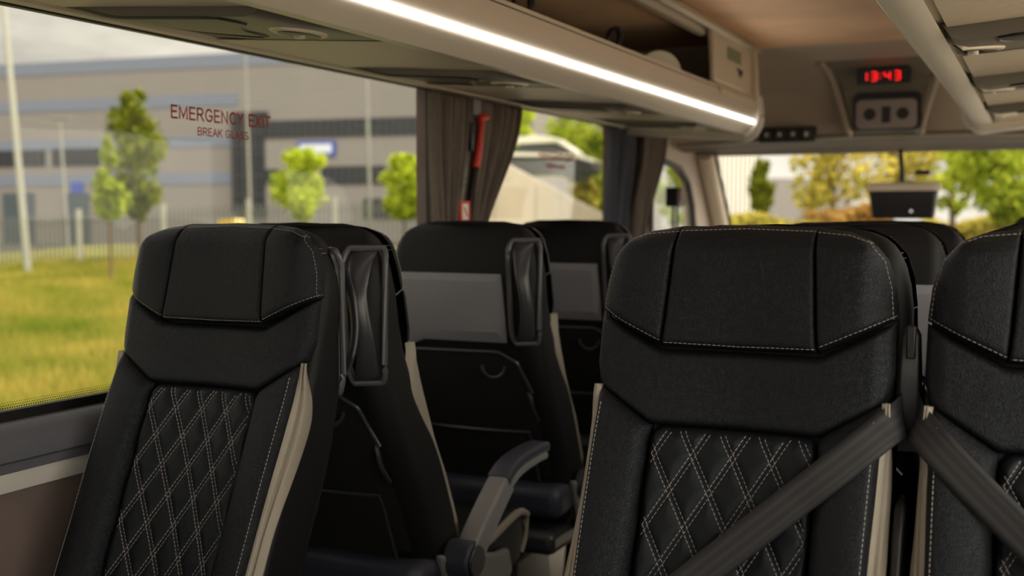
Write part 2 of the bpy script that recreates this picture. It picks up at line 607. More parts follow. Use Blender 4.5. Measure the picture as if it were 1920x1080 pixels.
# rear wall with a window
m = MB()
m.box((XL, YB - 0.08, -0.06), (XR, YB, 0.95)).box((XL, YB - 0.08, 1.6), (XR, YB, ZC + 0.05))
m.box((XL, YB - 0.08, 0.95), (XL + 0.2, YB, 1.6)).box((XR - 0.2, YB - 0.08, 0.95), (XR, YB, 1.6))
struct('wall_rear', m, WALLM, smooth=0)
struct('window_7', MB().box((XL + 0.2, YB - 0.045, 0.95), (XR - 0.2, YB - 0.04, 1.6)), GLASS, smooth=0)

# ---- cab: side doors with windows, header, windscreen
def door(name, winname, xi, s):
    """cab door: polygon frame around a sloping window; s = outward"""
    outer = [(4.74, -0.06), (4.74, 1.97), (5.30, 1.97), (5.80, 1.60), (6.28, 1.05), (6.4, -0.06)]
    inner = [(4.86, 0.95), (4.86, 1.50), (5.10, 1.495), (5.30, 1.47), (5.44, 1.41), (5.52, 1.30), (5.58, 1.10), (5.60, 0.95)]
    # ring between outer and inner, walked by angle
    c = (5.25, 1.2)
    def dense(poly, n=64):
        q = poly + [poly[0]]
        return [pline(q, i / n) for i in range(n)]
    def byang(poly):
        D = dense(poly, 720)
        res = []
        for kk in range(72):
            a = 2 * PI * kk / 72
            best = min(D, key=lambda p: abs(math.atan2(math.sin(math.atan2(p[1] - c[1], p[0] - c[0]) - a), math.cos(math.atan2(p[1] - c[1], p[0] - c[0]) - a))))
            res.append(best)
        return res
    O, I = byang(outer), byang(inner)
    x0, x1 = xi, xi + s * 0.03
    mb = MB()
    n = 72
    vs = [(x0, p[0], p[1]) for p in O] + [(x0, p[0], p[1]) for p in I] + [(x1, p[0], p[1]) for p in I] + [(x1, p[0], p[1]) for p in O]
    fs = []
    for r in range(4):
        r2 = (r + 1) % 4
        for i in range(n):
            j = (i + 1) % n
            fs.append((r * n + i, r * n + j, r2 * n + j, r2 * n + i))
    mb.add(vs, fs)
    d = struct(name, mb, DOMEM, smooth=30)
    rim = MB().tube([(xi - s * 0.004, p[0], p[1]) for p in I], 0.016, 8, closed=True)
    rim.build('window_seal', BODYM, d)
    g = MB()
    xg = xi + s * 0.018
    g.add([(xg, p[0], p[1]) for p in I] + [(xg + s * 0.003, p[0], p[1]) for p in I], [tuple(range(n)), tuple(reversed(range(n, 2 * n)))] + [(i, (i + 1) % n, n + (i + 1) % n, n + i) for i in range(n)])
    struct(winname, g, GLASS, smooth=0)
    return d
door('door_1', 'window_8', XL, -1)
door('door_2', 'window_9', XR, 1)

# header: ceiling end sweeps down to the windscreen top
prof = [(4.62, 1.925), (4.74, 1.922), (4.92, 1.895), (5.08, 1.85), (5.16, 1.80), (5.22, 1.72), (5.25, 1.665), (5.26, 1.615), (5.30, 1.600), (5.40, 1.597), (5.60, 1.578), (5.74, 1.552), (5.78, 1.552)]
def header_pt(s, t):
    y, z = pline(prof, s)
    x = lerp(XL, XR, t)
    e = abs(t - 0.5) * 2
    return (x, y - 0.10 * e ** 3 * smooth01((s - 0.2) / 0.3), z - 0.035 * e ** 2 * smooth01((s - 0.05) / 0.3) * (1 - smooth01((s - 0.75) / 0.2)))
hm = MB()
SPL = 0.64
hm.grid(lambda a, b: header_pt(a * SPL, b), 44, 40)
struct('trim_11', MB().grid(lambda a, b: header_pt(SPL + (1 - SPL) * a, b), 24, 40), HEADM, smooth=50)
top = [(5.80, 1.552), (5.80, 1.975), (4.62, 1.975)]
def hdr2(a, b):
    y, z = pline([prof[-1]] + top + [prof[0]], a)
    return (lerp(XL, XR, b), y, z)
hm.grid(hdr2, 12, 1)
struct('trim_5', hm, DOMEM, smooth=50)
# recessed edges of the cab header
struct('trim_6', MB().tube([(x, 5.255 - 0.10 * (abs(x + 0.65) / 0.97) ** 3, 1.607 - 0.035 * (abs(x + 0.65) / 0.97) ** 2) for x in [XL + 0.03 + i * 0.0955 for i in range(20)]], 0.008, 8), DOMED)
# windscreen
def ws(a, b):
    x = lerp(XL + 0.02, XR - 0.02, a)
    e = (a - 0.5) * 2
    y = lerp(5.76, 6.36, b) - 0.10 * e * e
    return (x, y, lerp(1.555, 0.86, b))
wsm = MB().grid(ws, 24, 10)
struct('window_10', wsm, GLASS)
for s, nm in ((0, 'trim_7'), (1, 'trim_8')):
    pth = [Vector(ws(s, i / 10)) for i in range(11)]
    dx = 0.02 if s == 0 else -0.02
    pil = MB().tube([p + Vector((dx, -0.035, 0)) for p in pth], 0.045, 12)
    o = struct(nm, pil, CREAM)
    MB().tube([p + Vector((dx * 3.4, -0.01, 0)) for p in pth], 0.009, 8).build('seal', SEALM, o)
# dashboard and front bulkhead
dash = [(5.55, -0.06), (5.55, 0.70), (5.52, 0.84), (5.60, 0.93), (5.85, 0.95), (6.30, 0.88), (6.40, 0.80), (6.40, -0.06)]
struct('wall_front', MB().prism(dash, lambda p, h: (h, p[0], p[1]), XL, XR), BODYM, smooth=50)

# overhead console with clock and lamp
def cons_prof(x):
    return x
cp = [(-0.865, 4.98, 1.872), (-0.435, 4.98, 1.872)]
cv = []
# rows from top (on the ceiling sweep) to the bottom lip, standing proud of the header
rows = [(4.90, 1.897, 0.235), (5.00, 1.868, 0.225), (5.085, 1.835, 0.215), (5.12, 1.80, 0.205), (5.135, 1.72, 0.18), (5.14, 1.66, 0.165), (5.15, 1.625, 0.155), (5.20, 1.608, 0.15)]
CX = -0.645
def cons(a, b):
    i = b * (len(rows) - 1)
    k0 = min(int(i), len(rows) - 2)
    f = i - k0
    y, z, w = (lerp(rows[k0][q], rows[k0 + 1][q], f) for q in range(3))
    e = (a - 0.5) * 2
    x = CX + e * w * (1.12 if abs(e) > 0.93 else 1.0)
    back = 0.16 * smooth01((abs(e) - 0.86) / 0.14)
    return (x, y + back * smooth01(b * 3), z)
console = empty('overhead_console', (CX, 5.1, 1.75), label='taupe overhead console with a clock and a lamp above the windscreen', cat='overhead console')
def rel(o, mbobj):
    return mbobj
ccm = MB().grid(cons, 40, 28)
co = ccm.build('console_body', DOMED, None, smooth=60)
co.parent = console; co.matrix_parent_inverse = Matrix.Translation(-Vector(console.location))
for sx in (-1, 1):
    r = MB().tube(cr([(CX + sx * w * 1.0, y - 0.004, z) for (y, z, w) in rows], 4), 0.012, 8).build('side_rail', DOMEM, None)
    r.parent = console; r.matrix_parent_inverse = Matrix.Translation(-Vector(console.location))

clock = empty('clock', (-0.634, 5.0, 1.835), label='red digital clock in a black housing above the windscreen', cat='clock')
ck = MB()
ck.prism(rrect(0.108, 0.033, 0.006), lambda p, h: (p[0], h, p[1]), -0.022, 0.03)
ck.build('housing', BLACKP, clock, smooth=30)
def seg_digit(ch):
    S = {'a': (0, 1, 1, 1), 'b': (1, 0.5, 1, 1), 'c': (1, 0, 1, 0.5), 'd': (0, 0, 1, 0), 'e': (0, 0, 0, 0.5), 'f': (0, 0.5, 0, 1), 'g': (0, 0.5, 1, 0.5)}
    on = {'0': 'abcdef', '1': 'bc', '2': 'abged', '3': 'abgcd', '4': 'fgbc', '5': 'afgcd', '8': 'abcdefg'}[ch]
    return [S[c] for c in on]
for i, (ch, ox) in enumerate((('1', -0.088), ('3', -0.048), ('4', 0.006), ('3', 0.046))):
    dm = MB()
    w, h = 0.022, 0.034
    for (xa, ya, xb, yb) in seg_digit(ch):
        p = (ox + xa * w, ya * h - h / 2); q = (ox + xb * w, yb * h - h / 2)
        g = 0.0022
        if xa == xb:
            dm.box((p[0] - 0.002, -0.0245, min(p[1], q[1]) + g), (p[0] + 0.002, -0.0215, max(p[1], q[1]) - g))
        else:
            dm.box((p[0] + g, -0.0245, p[1] - 0.002), (q[0] - g, -0.0215, p[1] + 0.002))
    dm.build('digit', REDLED, clock, smooth=0)
dm = MB()
for zz in (-0.008, 0.008):
    dm.box((-0.0135, -0.0245, zz - 0.002), (-0.0095, -0.0215, zz + 0.002))
dm.build('colon', REDLED, clock, smooth=0)
clock.rotation_euler = (0.12, 0, 0)

lamp = empty('cab_lamp', (CX + 0.012, 5.125, 1.695), label='rectangular glossy cab lamp set in the overhead console below the clock', cat='lamp')
MB().prism(rrect(0.142, 0.082, 0.03), lambda p, h: (p[0], h, p[1]), -0.018, 0.05).build('bezel', BLACKP, lamp, smooth=30)
LENS = mat('smoky_lamp_lens', srgb(158, 148, 148), 0.12, spec=0.8)
MB().prism(rrect(0.126, 0.062, 0.024), lambda p, h: (p[0], h + 0.10 * p[1] ** 2 * 20 * 0.1, p[1] - 0.012), -0.032, 0.0).build('lens', LENS, lamp, smooth=30)
for sx in (-0.068, 0.068):
    MB().cyl((sx, -0.034, -0.012), (sx, -0.030, -0.012), 0.026, 20).build('reading_bulb', BLACKP, lamp)
MB().box((-0.018, -0.035, -0.05), (0.018, -0.031, 0.02)).build('switch', BLACKP, lamp, bevel=0.002)

sw = empty('switch_panel', (-1.075, 5.19, 1.612), label='row of dark switches below the cab header beside the console', cat='switch panel')
MB().box((-0.125, -0.012, -0.034), (0.125, 0.05, 0.034)).build('panel', BLACKP, sw, bevel=0.003)
for i in range(4):
    x = -0.09 + i * 0.06
    b = MB().box((x - 0.023, -0.020, -0.026), (x + 0.023, -0.010, 0.026)).build('switch', BODYM if i < 3 else DARKP, sw, bevel=0.003)
    MB().box((x - 0.006, -0.0215, -0.006 if i < 3 else -0.010), (x + 0.006, -0.0195, 0.010)).build('symbol', WHITE, b, smooth=0)

mir = empty('interior_mirror', (-0.605, 5.56, 1.315), label='dark boxy mirror housing hanging on a stalk at the windscreen', cat='mirror')
mm = MB()
def mring(z, w, d):
    return [(p[0], p[1], z) for p in rrect(w, d, min(w, d) * 0.5)]
mm.loft([mring(-0.085, 0.135, 0.03), mring(-0.07, 0.140, 0.038), mring(0.03, 0.152, 0.042), mring(0.045, 0.155, 0.045)])
mm.build('housing', DARKP, mir)
MB().loft([mring(0.045, 0.158, 0.06), mring(0.066, 0.165, 0.07), mring(0.078, 0.163, 0.066), mring(0.084, 0.15, 0.05)]).build('cap', leaf_mat('translucent_white_plastic', srgb(240, 232, 222), srgb(240, 232, 222), 0.6), mir)
MB().tube([(-0.018, 0.01, 0.24), (-0.012, 0.01, 0.15), (-0.004, 0.0, 0.08)], 0.011, 10).build('stalk', BLACKP, mir)
MB().cyl((0.04, -0.044, -0.05), (0.04, -0.036, -0.05), 0.008, 16).build('button', CHROME, mir)
tagb = empty('toll_tag', (-0.535, 5.70, 1.45), label='small black box stuck to the windscreen above the mirror', cat='device')
MB().box((-0.034, -0.012, -0.012), (0.034, 0.012, 0.012)).build('case', BLACKP, tagb, bevel=0.003)
MB().box((-0.02, 0.010, -0.008), (0.02, 0.125, 0.008)).build('bracket', BLACKP, tagb)

# ================================================================== LUGGAGE RACKS
def make_rack(name, sgn, steps, y0, y1, label):
    """sgn=+1: on the left wall (aisle edge at x=-1.05); -1 mirrored on the right wall about x=-0.65"""
    X = (lambda x: x) if sgn > 0 else (lambda x: -1.30 - x)
    root = empty(name, (X(-1.35), (y0 + y1) / 2, 1.6), label=label, cat='luggage rack')
    off = -Vector(root.location)
    def put(mb, nm, m, parent=root, **k):
        mb.v = [tuple(Vector(p) + off) for p in mb.v]
        return mb.build(nm, m, parent, **k)
    # fascia: lip to crease to top
    fp = [(-1.125, 1.572), (-1.10, 1.566), (-1.082, 1.567), (-1.066, 1.580), (-1.052, 1.598), (-1.046, 1.607), (-1.046, 1.617), (-1.041, 1.630), (-1.040, 1.660),
          (-1.044, 1.667), (-1.050, 1.690), (-1.054, 1.706), (-1.062, 1.710), (-1.074, 1.700), (-1.074, 1.640), (-1.09, 1.60)]
    if sgn < 0:
        fp = [(-1.125, 1.572), (-1.105, 1.566), (-1.080, 1.567), (-1.060, 1.574), (-1.046, 1.590), (-1.040, 1.612), (-1.038, 1.66), (-1.044, 1.667), (-1.050, 1.690), (-1.054, 1.706), (-1.062, 1.710), (-1.074, 1.700), (-1.074, 1.640), (-1.09, 1.60)]
    fm = MB().prism(fp, lambda p, h: (X(p[0]), h, p[1]), y0, y1)
    put(fm, 'fascia', RACKS, smooth=35)
    # thin shadow gap along the fascia top
    put(MB().tube([(X(-1.0500), y0, 1.6935), (X(-1.0500), y1 - 0.02, 1.6935)], 0.0016, 6), 'seam', BLACKP)
    # led strip
    st = MB().prism([(-1.0475, 1.6065), (-1.0425, 1.6075), (-1.0415, 1.6165), (-1.0475, 1.6175)], lambda p, h: (X(p[0]), h, p[1]), y0, y1 - 0.012)
    if sgn > 0:
        put(st, 'light_strip', LED, smooth=0)
    # tray: bottom, wall side
    tp = [(-1.085, 1.606), (-1.62, 1.655), (-1.62, 1.628), (-1.12, 1.588)]
    put(MB().prism(tp, lambda p, h: (X(p[0]), h, p[1]), y0, y1), 'tray', RACKM, smooth=35)
    lin = [(-1.615, 1.64), (-1.615, 1.92), (-1.60, 1.92), (-1.60, 1.655), (-1.09, 1.615), (-1.09, 1.605)]
    put(MB().prism(lin, lambda p, h: (X(p[0]), h, p[1]), y0, y1 - 0.02), 'lining', RACKIN, smooth=30)
    # upper rails at the ceiling
    put(MB().prism([(-1.112, 1.873), (-1.092, 1.876), (-1.090, 1.895), (-1.112, 1.90)], lambda p, h: (X(p[0]), h, p[1]), y0, y1 - 0.55), 'inner_rail', RACKM, smooth=30)
    put(MB().prism([(-1.115, 1.90), (-1.075, 1.893), (-1.058, 1.888), (-1.046, 1.897), (-1.044, 1.912), (-1.052, 1.924), (-1.115, 1.924)], lambda p, h: (X(p[0]), h, p[1]), y0, y1 + 0.10), 'ceiling_rail', ALU, smooth=40)
    # solid panel closing the front end of the opening
    ep = [(y1 - 0.56, 1.905), (y1 + 0.04, 1.905), (y1 + 0.04, 1.72), (y1 - 0.52, 1.72)]
    e1 = put(MB().prism(ep, lambda p, h: (X(h), p[0], p[1]), -1.085, -1.062), 'end_panel', RACKM, bevel=0.008)
    GREENL = mat('green_notice', srgb(120, 132, 104), 0.6)
    put(MB().box((min(X(-1.0625), X(-1.0605)), y1 - 0.36, 1.815), (max(X(-1.0625), X(-1.0605)), y1 - 0.16, 1.862)), 'notice_label', GREENL, e1, smooth=0)
    put(MB().prism([(y1 - 0.22, 1.80), (y1 - 0.12, 1.795), (y1 - 0.17, 1.765)], lambda p, h: (X(h), p[0], p[1]), -1.064, -1.060), 'latch', BLACKP, e1)
    sl = [(-1.08, 1.72), (-1.062, 1.72), (-1.040, 1.69), (-1.040, 1.675), (-1.08, 1.675)]
    put(MB().prism(sl, lambda p, h: (X(p[0]), h, p[1]), y1 - 0.52, y1 + 0.04), 'ledge', RACKM, smooth=30)
    # end cap: closed profile a little proud of the rack
    cp2 = [(-1.61, 1.62), (-1.55, 1.594), (-1.14, 1.560), (-1.085, 1.552), (-1.050, 1.572), (-1.031, 1.605), (-1.027, 1.65), (-1.035, 1.72), (-1.045, 1.92), (-1.61, 1.92)]
    put(MB().prism(cp2, lambda p, h: (X(p[0]), h, p[1]), y1, y1 + 0.045), 'end_cap', RACKM, bevel=0.006)
    put(MB().tube(cr([(X(p[0]), y1 + 0.035, p[1] - 0.006) for p in cp2[:8]], 5), 0.012, 8), 'end_trim', STRIPM)
    # ribbed panels and service modules alternate along the underside
    zu = lambda x: 1.585 + (-1.12 - x) * 0.075 - 0.002
    MD = 0.018 if sgn > 0 else 0.028
    put(MB().prism([(-1.555, 1.615), (-1.562, 1.606), (-1.580, 1.604), (-1.605, 1.614), (-1.62, 1.628), (-1.555, 1.635)], lambda p, h: (X(p[0]), h, p[1]), y0, y1), 'outer_rim', RACKM, smooth=40)
    for i, ys in enumerate(steps):
        yn = steps[i + 1] if i + 1 < len(steps) else y1
        ym = min(ys + 0.40, y1 - 0.02)
        if ym - ys > 0.1:
            md = MB()
            def mod(a, b):
                x = lerp(-1.125, -1.575, a)
                y = lerp(ys, ym, b)
                drop = MD * (1 - smooth01(b * 0.9)) + 0.004
                edge = smooth01(a / 0.06) * smooth01((1 - a) / 0.35)
                return (X(x), y, zu(x) - drop * edge)
            md.grid(mod, 24, 24)
            md.grid(lambda a, b: (X(lerp(-1.125, -1.575, a)), ys, lerp(zu(lerp(-1.125, -1.575, a)), mod(a, 0)[2], b)), 24, 2)
            mo = put(md, 'service_panel', RACKD, smooth=60)
            L = ym - ys
            def sz(x, y):
                a = (x + 1.125) / -0.45
                b = (y - ys) / L
                return zu(x) - (MD * (1 - smooth01(b * 0.9)) + 0.004) * smooth01(a / 0.06) * smooth01((1 - a) / 0.35)
            gp = [(0.004, -1.55), (0.004, -1.22), (0.05, -1.215), (0.085, -1.225), (0.12, -1.27), (0.19, -1.315), (0.27, -1.345), (0.34, -1.375), (0.33, -1.40), (0.27, -1.45), (0.18, -1.51), (0.10, -1.54)]
            gp = [(a * L / 0.40, x) for a, x in gp]
            gm = MB()
            cg = (sum(p[0] for p in gp) / len(gp), sum(p[1] for p in gp) / len(gp))
            gq = gp + [gp[0]]
            def gfn(a, b):
                p = pline(gq, a)
                y, x = lerp(cg[0], p[0], b), lerp(cg[1], p[1], b)
                return (X(x), ys + y, sz(x, ys + y) - 0.0030 + 0.0022 * b ** 6)
            gm.grid(gfn, 96, 24, True)
            put(gm, 'speaker_grille', GRILLE, mo, smooth=60)
            put(MB().tube([(X(x), ys + a, sz(x, ys + a)) for a, x in [pline(gq, i / 60) for i in range(60)]], 0.0045, 6, closed=True), 'grille_rim', BLACKP, mo)
            # air nozzle: a lens shaped pod at the aisle side with a knob; a raised black plate paints its shaded hollow
            nc = (ys + 0.235 * L / 0.40, -1.225 if sgn > 0 else -1.165)
            def lens(hl, hw, dz, n=24):
                pts = []
                for q in range(n):
                    a = 2 * PI * q / n
                    u = math.copysign(abs(math.cos(a)) ** 0.9, math.cos(a)) * hl
                    v = math.copysign(abs(math.sin(a)) ** 1.3, math.sin(a)) * hw
                    y = nc[0] + u * 0.86 - v * 0.30
                    x = nc[1] - u * 0.30 - v * 0.9
                    pts.append((X(x), y, sz(x, y) + dz))
                return pts
            nz = MB()
            nz.loft([lens(0.120, 0.050, 0.003), lens(0.117, 0.048, -0.0035), lens(0.111, 0.044, -0.0050)])
            put(nz, 'air_nozzle', RACKM, mo, smooth=30)
            put(MB().loft([lens(0.100, 0.035, -0.0045), lens(0.097, 0.033, -0.0062)]), 'nozzle_dark_plate', BLACKP, mo)
            put(MB().cyl((X(nc[1]), nc[0], sz(nc[1], nc[0]) - 0.001), (X(nc[1]), nc[0], sz(nc[1], nc[0]) - 0.012), 0.010, 16), 'nozzle_knob', RACKM, mo)
        if yn - ym > 0.05:
            rb = MB()
            pts = []
            nrib = int((yn - ym) / 0.016)
            yy = ym
            for q in range(nrib):
                w = (yn - ym) / nrib
                pts += [(ym + q * w, 0), (ym + (q + 0.78) * w, 0), (ym + (q + 0.8) * w, 0.0022), (ym + (q + 0.98) * w, 0.0022)]
            def rfn(x0, x1, dz):
                vs = [(X(x), y, zu(x) - 0.006 + d) for (y, d) in pts for x in (x0, x1)]
                return vs, [(2 * q, 2 * q + 1, 2 * q + 3, 2 * q + 2) for q in range(len(pts) - 1)]
            v, f = rfn(-1.135, -1.555, 0)
            rb.add(v, f)
            put(rb, 'ribbed_panel', RACKM, smooth=0)
    return root
rackL = make_rack('luggage_rack', 1, [-1.1, -0.2, 0.60, 1.45, 2.33, 3.20, 3.95], YB + 0.02, 4.42, 'open luggage rack over the curtains, with glowing light strip and bags inside')
rackR = make_rack('luggage_rack', -1, [-1.1, -0.3, 0.50, 1.30, 2.13, 2.93, 3.70], YB + 0.02, 4.36, 'luggage rack over the pair of belted seats, seen from its ribbed underside')

# things lying in the rack
PAPER = mat('white_paper', srgb(225, 220, 208), 0.8)
CARD = mat('brown_cardboard', srgb(140, 92, 52), 0.8)
rt = empty('paper_roll', (-1.20, 3.60, 1.705), label='white paper roll with a brown core lying at the end of the rack', cat='paper roll')
pr = MB()
n = 32
def ringy(y, r): return [(math.cos(2 * PI * i / n) * r, y, math.sin(2 * PI * i / n) * r) for i in range(n)]
pr.loft([ringy(-0.13, 0.028), ringy(-0.13, 0.070), ringy(0.13, 0.070), ringy(0.13, 0.028)], cap=False)
pr.build('paper', PAPER, rt)
MB().loft([ringy(-0.135, 0.020), ringy(-0.135, 0.029), ringy(0.135, 0.029), ringy(0.135, 0.020), ringy(-0.135, 0.020)], cap=False).build('core', CARD, rt)
rt.rotation_euler = (0, 0, 0.55)
rt.location.z = 1.705
BAGM = mat('black_nylon', srgb(24, 24, 25), 0.7, bump=('noise', 300, 0.3, 0.001))
for (yy, lab, w) in ((2.55, 'small black bag with raised carry loop near the middle of the rack', 0.16), (3.20, 'black bag with carry loop lying beside the paper roll', 0.22)):
    b = empty('bag', (-1.24, yy, 1.642), label=lab, cat='bag', group='bags in the rack')
    bm_ = MB().loft([[(p[0], p[1], z) for p in rrect(0.10 * s, w * s, 0.05)] for z, s in ((0.002, 0.9), (0.02, 1), (0.07, 0.98), (0.095, 0.85), (0.10, 0.5))])
    bm_.build('body', BAGM, b)
    MB().tube(cr([(0.05, -0.05, 0.09), (0.06, -0.045, 0.145), (0.065, 0, 0.165), (0.06, 0.045, 0.145), (0.05, 0.05, 0.09)], 6), 0.010, 8, flat=0.5).build('handle', BAGM, b)

# ================================================================== CURTAINS
def curtain(name, ytop, ybot, xc, npl, m, label, zb=0.93, ztie=1.12):
    (a0, a1), (b0, b1) = ytop, ybot
    th = 0.0016
    def f(s, t):
        z = lerp(1.602, zb, t)
        zt = (1.602 - z) / (1.602 - ztie)
        g = smooth01(min(1, zt))
        flare = max(0, zt - 1) * 0.3
        y0 = lerp(a0, b0, g) - flare * 0.05
        y1 = lerp(a1, b1, g) + flare * 0.05
        wob = 0.25 * noise.noise(Vector((s * 3, t * 2, a0)))
        ph = npl * 2 * PI * s + wob * 4
        amp = lerp(0.016, 0.021, g) * (0.75 + 0.5 * noise.noise(Vector((s * 5, a0 * 3, 1))))
        return (xc + amp * math.sin(ph) + 0.004 * math.sin(2.3 * ph + t * 3), lerp(y0, y1, s) + 0.006 * math.cos(ph * 0.5 + t * 2), z)
    mb = MB().grid(f, npl * 14, 40)
    o = mb.build(name, m, None, smooth=80)
    sd = o.modifiers.new('cloth', 'SOLIDIFY')
    sd.thickness = th
    return o
c1 = curtain('curtain', (2.795, 3.06), (2.835, 2.955), -1.592, 7, CURT, '')
tag(c1, 'taupe curtain gathered beside the exit lettering window, left of the red hammer', 'curtain', 'taupe curtains around the hammer pillar')
c2 = curtain('curtain', (3.115, 3.415), (3.035, 3.115), -1.590, 7, CURT, '')
tag(c2, 'taupe curtain sweeping away right of the red hammer, along the silver car window', 'curtain', 'taupe curtains around the hammer pillar')
c3 = curtain('curtain', (4.285, 4.59), (4.24, 4.46), -1.598, 6, CURTD, '')
tag(c3, 'straight slate blue curtain at the front end of the silver car window', 'curtain', 'curtains by the cab door')
c4 = curtain('curtain', (4.62, 4.955), (4.47, 4.66), -1.575, 7, CURT, '')
tag(c4, 'taupe curtain gathered against the cab door window', 'curtain', 'curtains by the cab door')

# pillar strip, hammer and belt notice between the taupe curtains
PST = mat('grey_green_strip', srgb(118, 114, 102), 0.6)
ps = MB().loft([[(-1.60, y - 0.026, z), (-1.592, y - 0.026, z), (-1.592, y + 0.026, z), (-1.60, y + 0.026, z)] for y, z in ((2.93, 1.16), (2.985, 1.30), (3.085, 1.625))])
o = struct('trim_9', ps, PST, smooth=0)
for zz in (1.335, 1.355):
    yy = interp([(1.30, 2.985), (1.625, 3.085)], zz)
    MB().box((-1.593, yy - 0.026, zz), (-1.589, yy + 0.026, zz + 0.006)).build('strip_slot', DARKP, o)
ham = empty('emergency_hammer', (-1.570, 3.068, 1.475), label='red break glass hammer hanging in a grey holder between the taupe curtains', cat='hammer')
hm_ = MB().tube([(0.004, -0.026, -0.082), (0.008, -0.016, -0.03), (0.008, 0.004, 0.06)], [0.0125, 0.011, 0.009], 12)
hm_.build('handle', RED, ham)
hh = MB().tube([(0.008, -0.012, 0.062), (0.008, 0.002, 0.070), (0.008, 0.034, 0.072)], [0.009, 0.013, 0.012], 12)
hh.build('head', RED, ham)
MB().box((-0.022, -0.040, -0.035), (0.0, 0.0, 0.055)).build('holder', DARKP, ham, bevel=0.004)
MB().box((-0.022, -0.030, 0.075), (0.0, 0.022, 0.125)).build('upper_holder', LIGHTP, ham, bevel=0.004)
bs = empty('belt_notice', (-1.578, 2.985, 1.258), label='small red and white seat belt notice on the pillar under the hammer', cat='notice')
MB().box((-0.004, -0.033, -0.032), (0.004, 0.033, 0.032)).build('plate', RED, bs, smooth=0)
MB().prism(rrect(0.018, 0.024, 0.004), lambda p, h: (h, p[0], p[1]), 0.004, 0.0052).build('symbol_field', WHITE, bs)
MB().tube([(0.0057, -0.008, 0.013), (0.0057, 0.010, -0.014)], 0.0025, 6).build('belt_symbol', RED, bs)

# ================================================================== PASSENGER SEATS
T = 0.21
def plane(z):
    k = max(0.0, 1.0 - z)
    return T * (z - 1.15) - 0.20 * (k - 0.03 * (1 - math.exp(-k / 0.03)))
BOL = [(0.45, 0.0), (0.53, 0.020), (0.59, 0.028), (0.64, 0.026), (0.70, 0.022), (0.80, 0.018), (0.90, 0.012), (1.0, 0.002), (1.3, 0)]
WID = [(0.45, 0.208), (0.52, 0.213), (0.60, 0.217), (0.70, 0.218), (0.80, 0.217), (0.90, 0.212), (1.0, 0.207), (1.105, 0.210), (1.15, 0.205), (1.18, 0.196), (1.20, 0.184), (1.213, 0.168), (1.222, 0.148), (1.229, 0.118)]
UE = [(0.45, 0.190), (0.52, 0.193), (0.60, 0.195), (0.72, 0.197), (0.80, 0.199), (0.936, 0.202), (1.0, 0.200)]
def base_y(u, z):
    """front upholstery reference surface"""
    b = interp(BOL, z) * smooth01((abs(u) - 0.095) / 0.085)
    return plane(z) - b + 0.010 * (1 - smooth01(abs(u) / 0.14))

def coons(bot, topc, left, right):
    def f(s, t):
        b, tp, l, r = pline(bot, s), pline(topc, s), pline(left, t), pline(right, t)
        c00, c10, c01, c11 = bot[0], bot[-1], topc[0], topc[-1]
        q = []
        for i in (0, 1):
            q.append((1 - t) * b[i] + t * tp[i] + (1 - s) * l[i] + s * r[i] - ((1 - s) * (1 - t) * c00[i] + s * (1 - t) * c10[i] + (1 - s) * t * c01[i] + s * t * c11[i]))
        return q
    return f
def prof_e(d, r):
    x = min(1, max(0, d / r))
    return math.sqrt(max(0, 1 - (1 - x) ** 2))
def cluster(x):      # denser rows near the patch edges
    return 0.5 - 0.5 * math.cos(PI * x) if True else x
def pillow(cf, Hh, r, ws_, hs_, crown=0.0, baseoff=0.006, rs=(1, 1, 1, 1), extra=None):
    """surface fn(s,t): raised patch over the base; ws_, hs_ = size in metres; rs scales the edge radius on left,right,bottom,top"""
    def f(s, t):
        u, z = cf(s, t)
        e = prof_e(s * ws_, r * rs[0]) * prof_e((1 - s) * ws_, r * rs[1]) * prof_e(t * hs_, r * rs[2]) * prof_e((1 - t) * hs_, r * rs[3])
        c = crown * (1 - (2 * s - 1) ** 2) * (1 - (2 * t - 1) ** 2)
        y = base_y(u, z) + baseoff - Hh * e - c
        if extra: y += extra(u, z)
        return Vector((u, y, z))
    return f
def pgrid(mb, f, nu, nv):
    mb.grid(lambda a, b: f(cluster(a), cluster(b)), nu, nv)

ZH = 1.231
hb = [(-0.112, 1.057), (0.112, 1.057)]
wingL = coons([(-0.213, 1.106), (-0.112, 1.057)], [(-0.174, 1.2135), (-0.145, 1.2255), (-0.100, ZH)], [(-0.213, 1.106), (-0.209, 1.15), (-0.198, 1.187), (-0.174, 1.2135)], [(-0.112, 1.057), (-0.108, 1.10), (-0.100, ZH)])
wingR = lambda s, t: (lambda p: (-p[0], p[1]))(wingL(1 - s, t))
centre = coons([(-0.112, 1.057), (0, 1.0545), (0.112, 1.057)], [(-0.100, ZH), (0, 1.2345), (0.100, ZH)], [(-0.112, 1.057), (-0.108, 1.10), (-0.100, ZH)], [(0.112, 1.057), (0.108, 1.10), (0.100, ZH)])
def wrapback(u, z):   # the cushion edge bends back at the outer rim
    return 0.020 * smooth01((abs(u) - 0.165) / 0.05) + 0.018 * smooth01((z - 1.195) / 0.04)
f_wl = pillow(wingL, 0.024, 0.016, 0.105, 0.14, 0.005, 0.010, (1.2, 0.30, 0.9, 1), wrapback)
f_wr = pillow(wingR, 0.024, 0.016, 0.105, 0.14, 0.005, 0.010, (0.30, 1.2, 0.9, 1), wrapback)
f_ce = pillow(centre, 0.024, 0.016, 0.21, 0.175, 0.005, 0.010, (0.30, 0.30, 0.9, 1), wrapback)
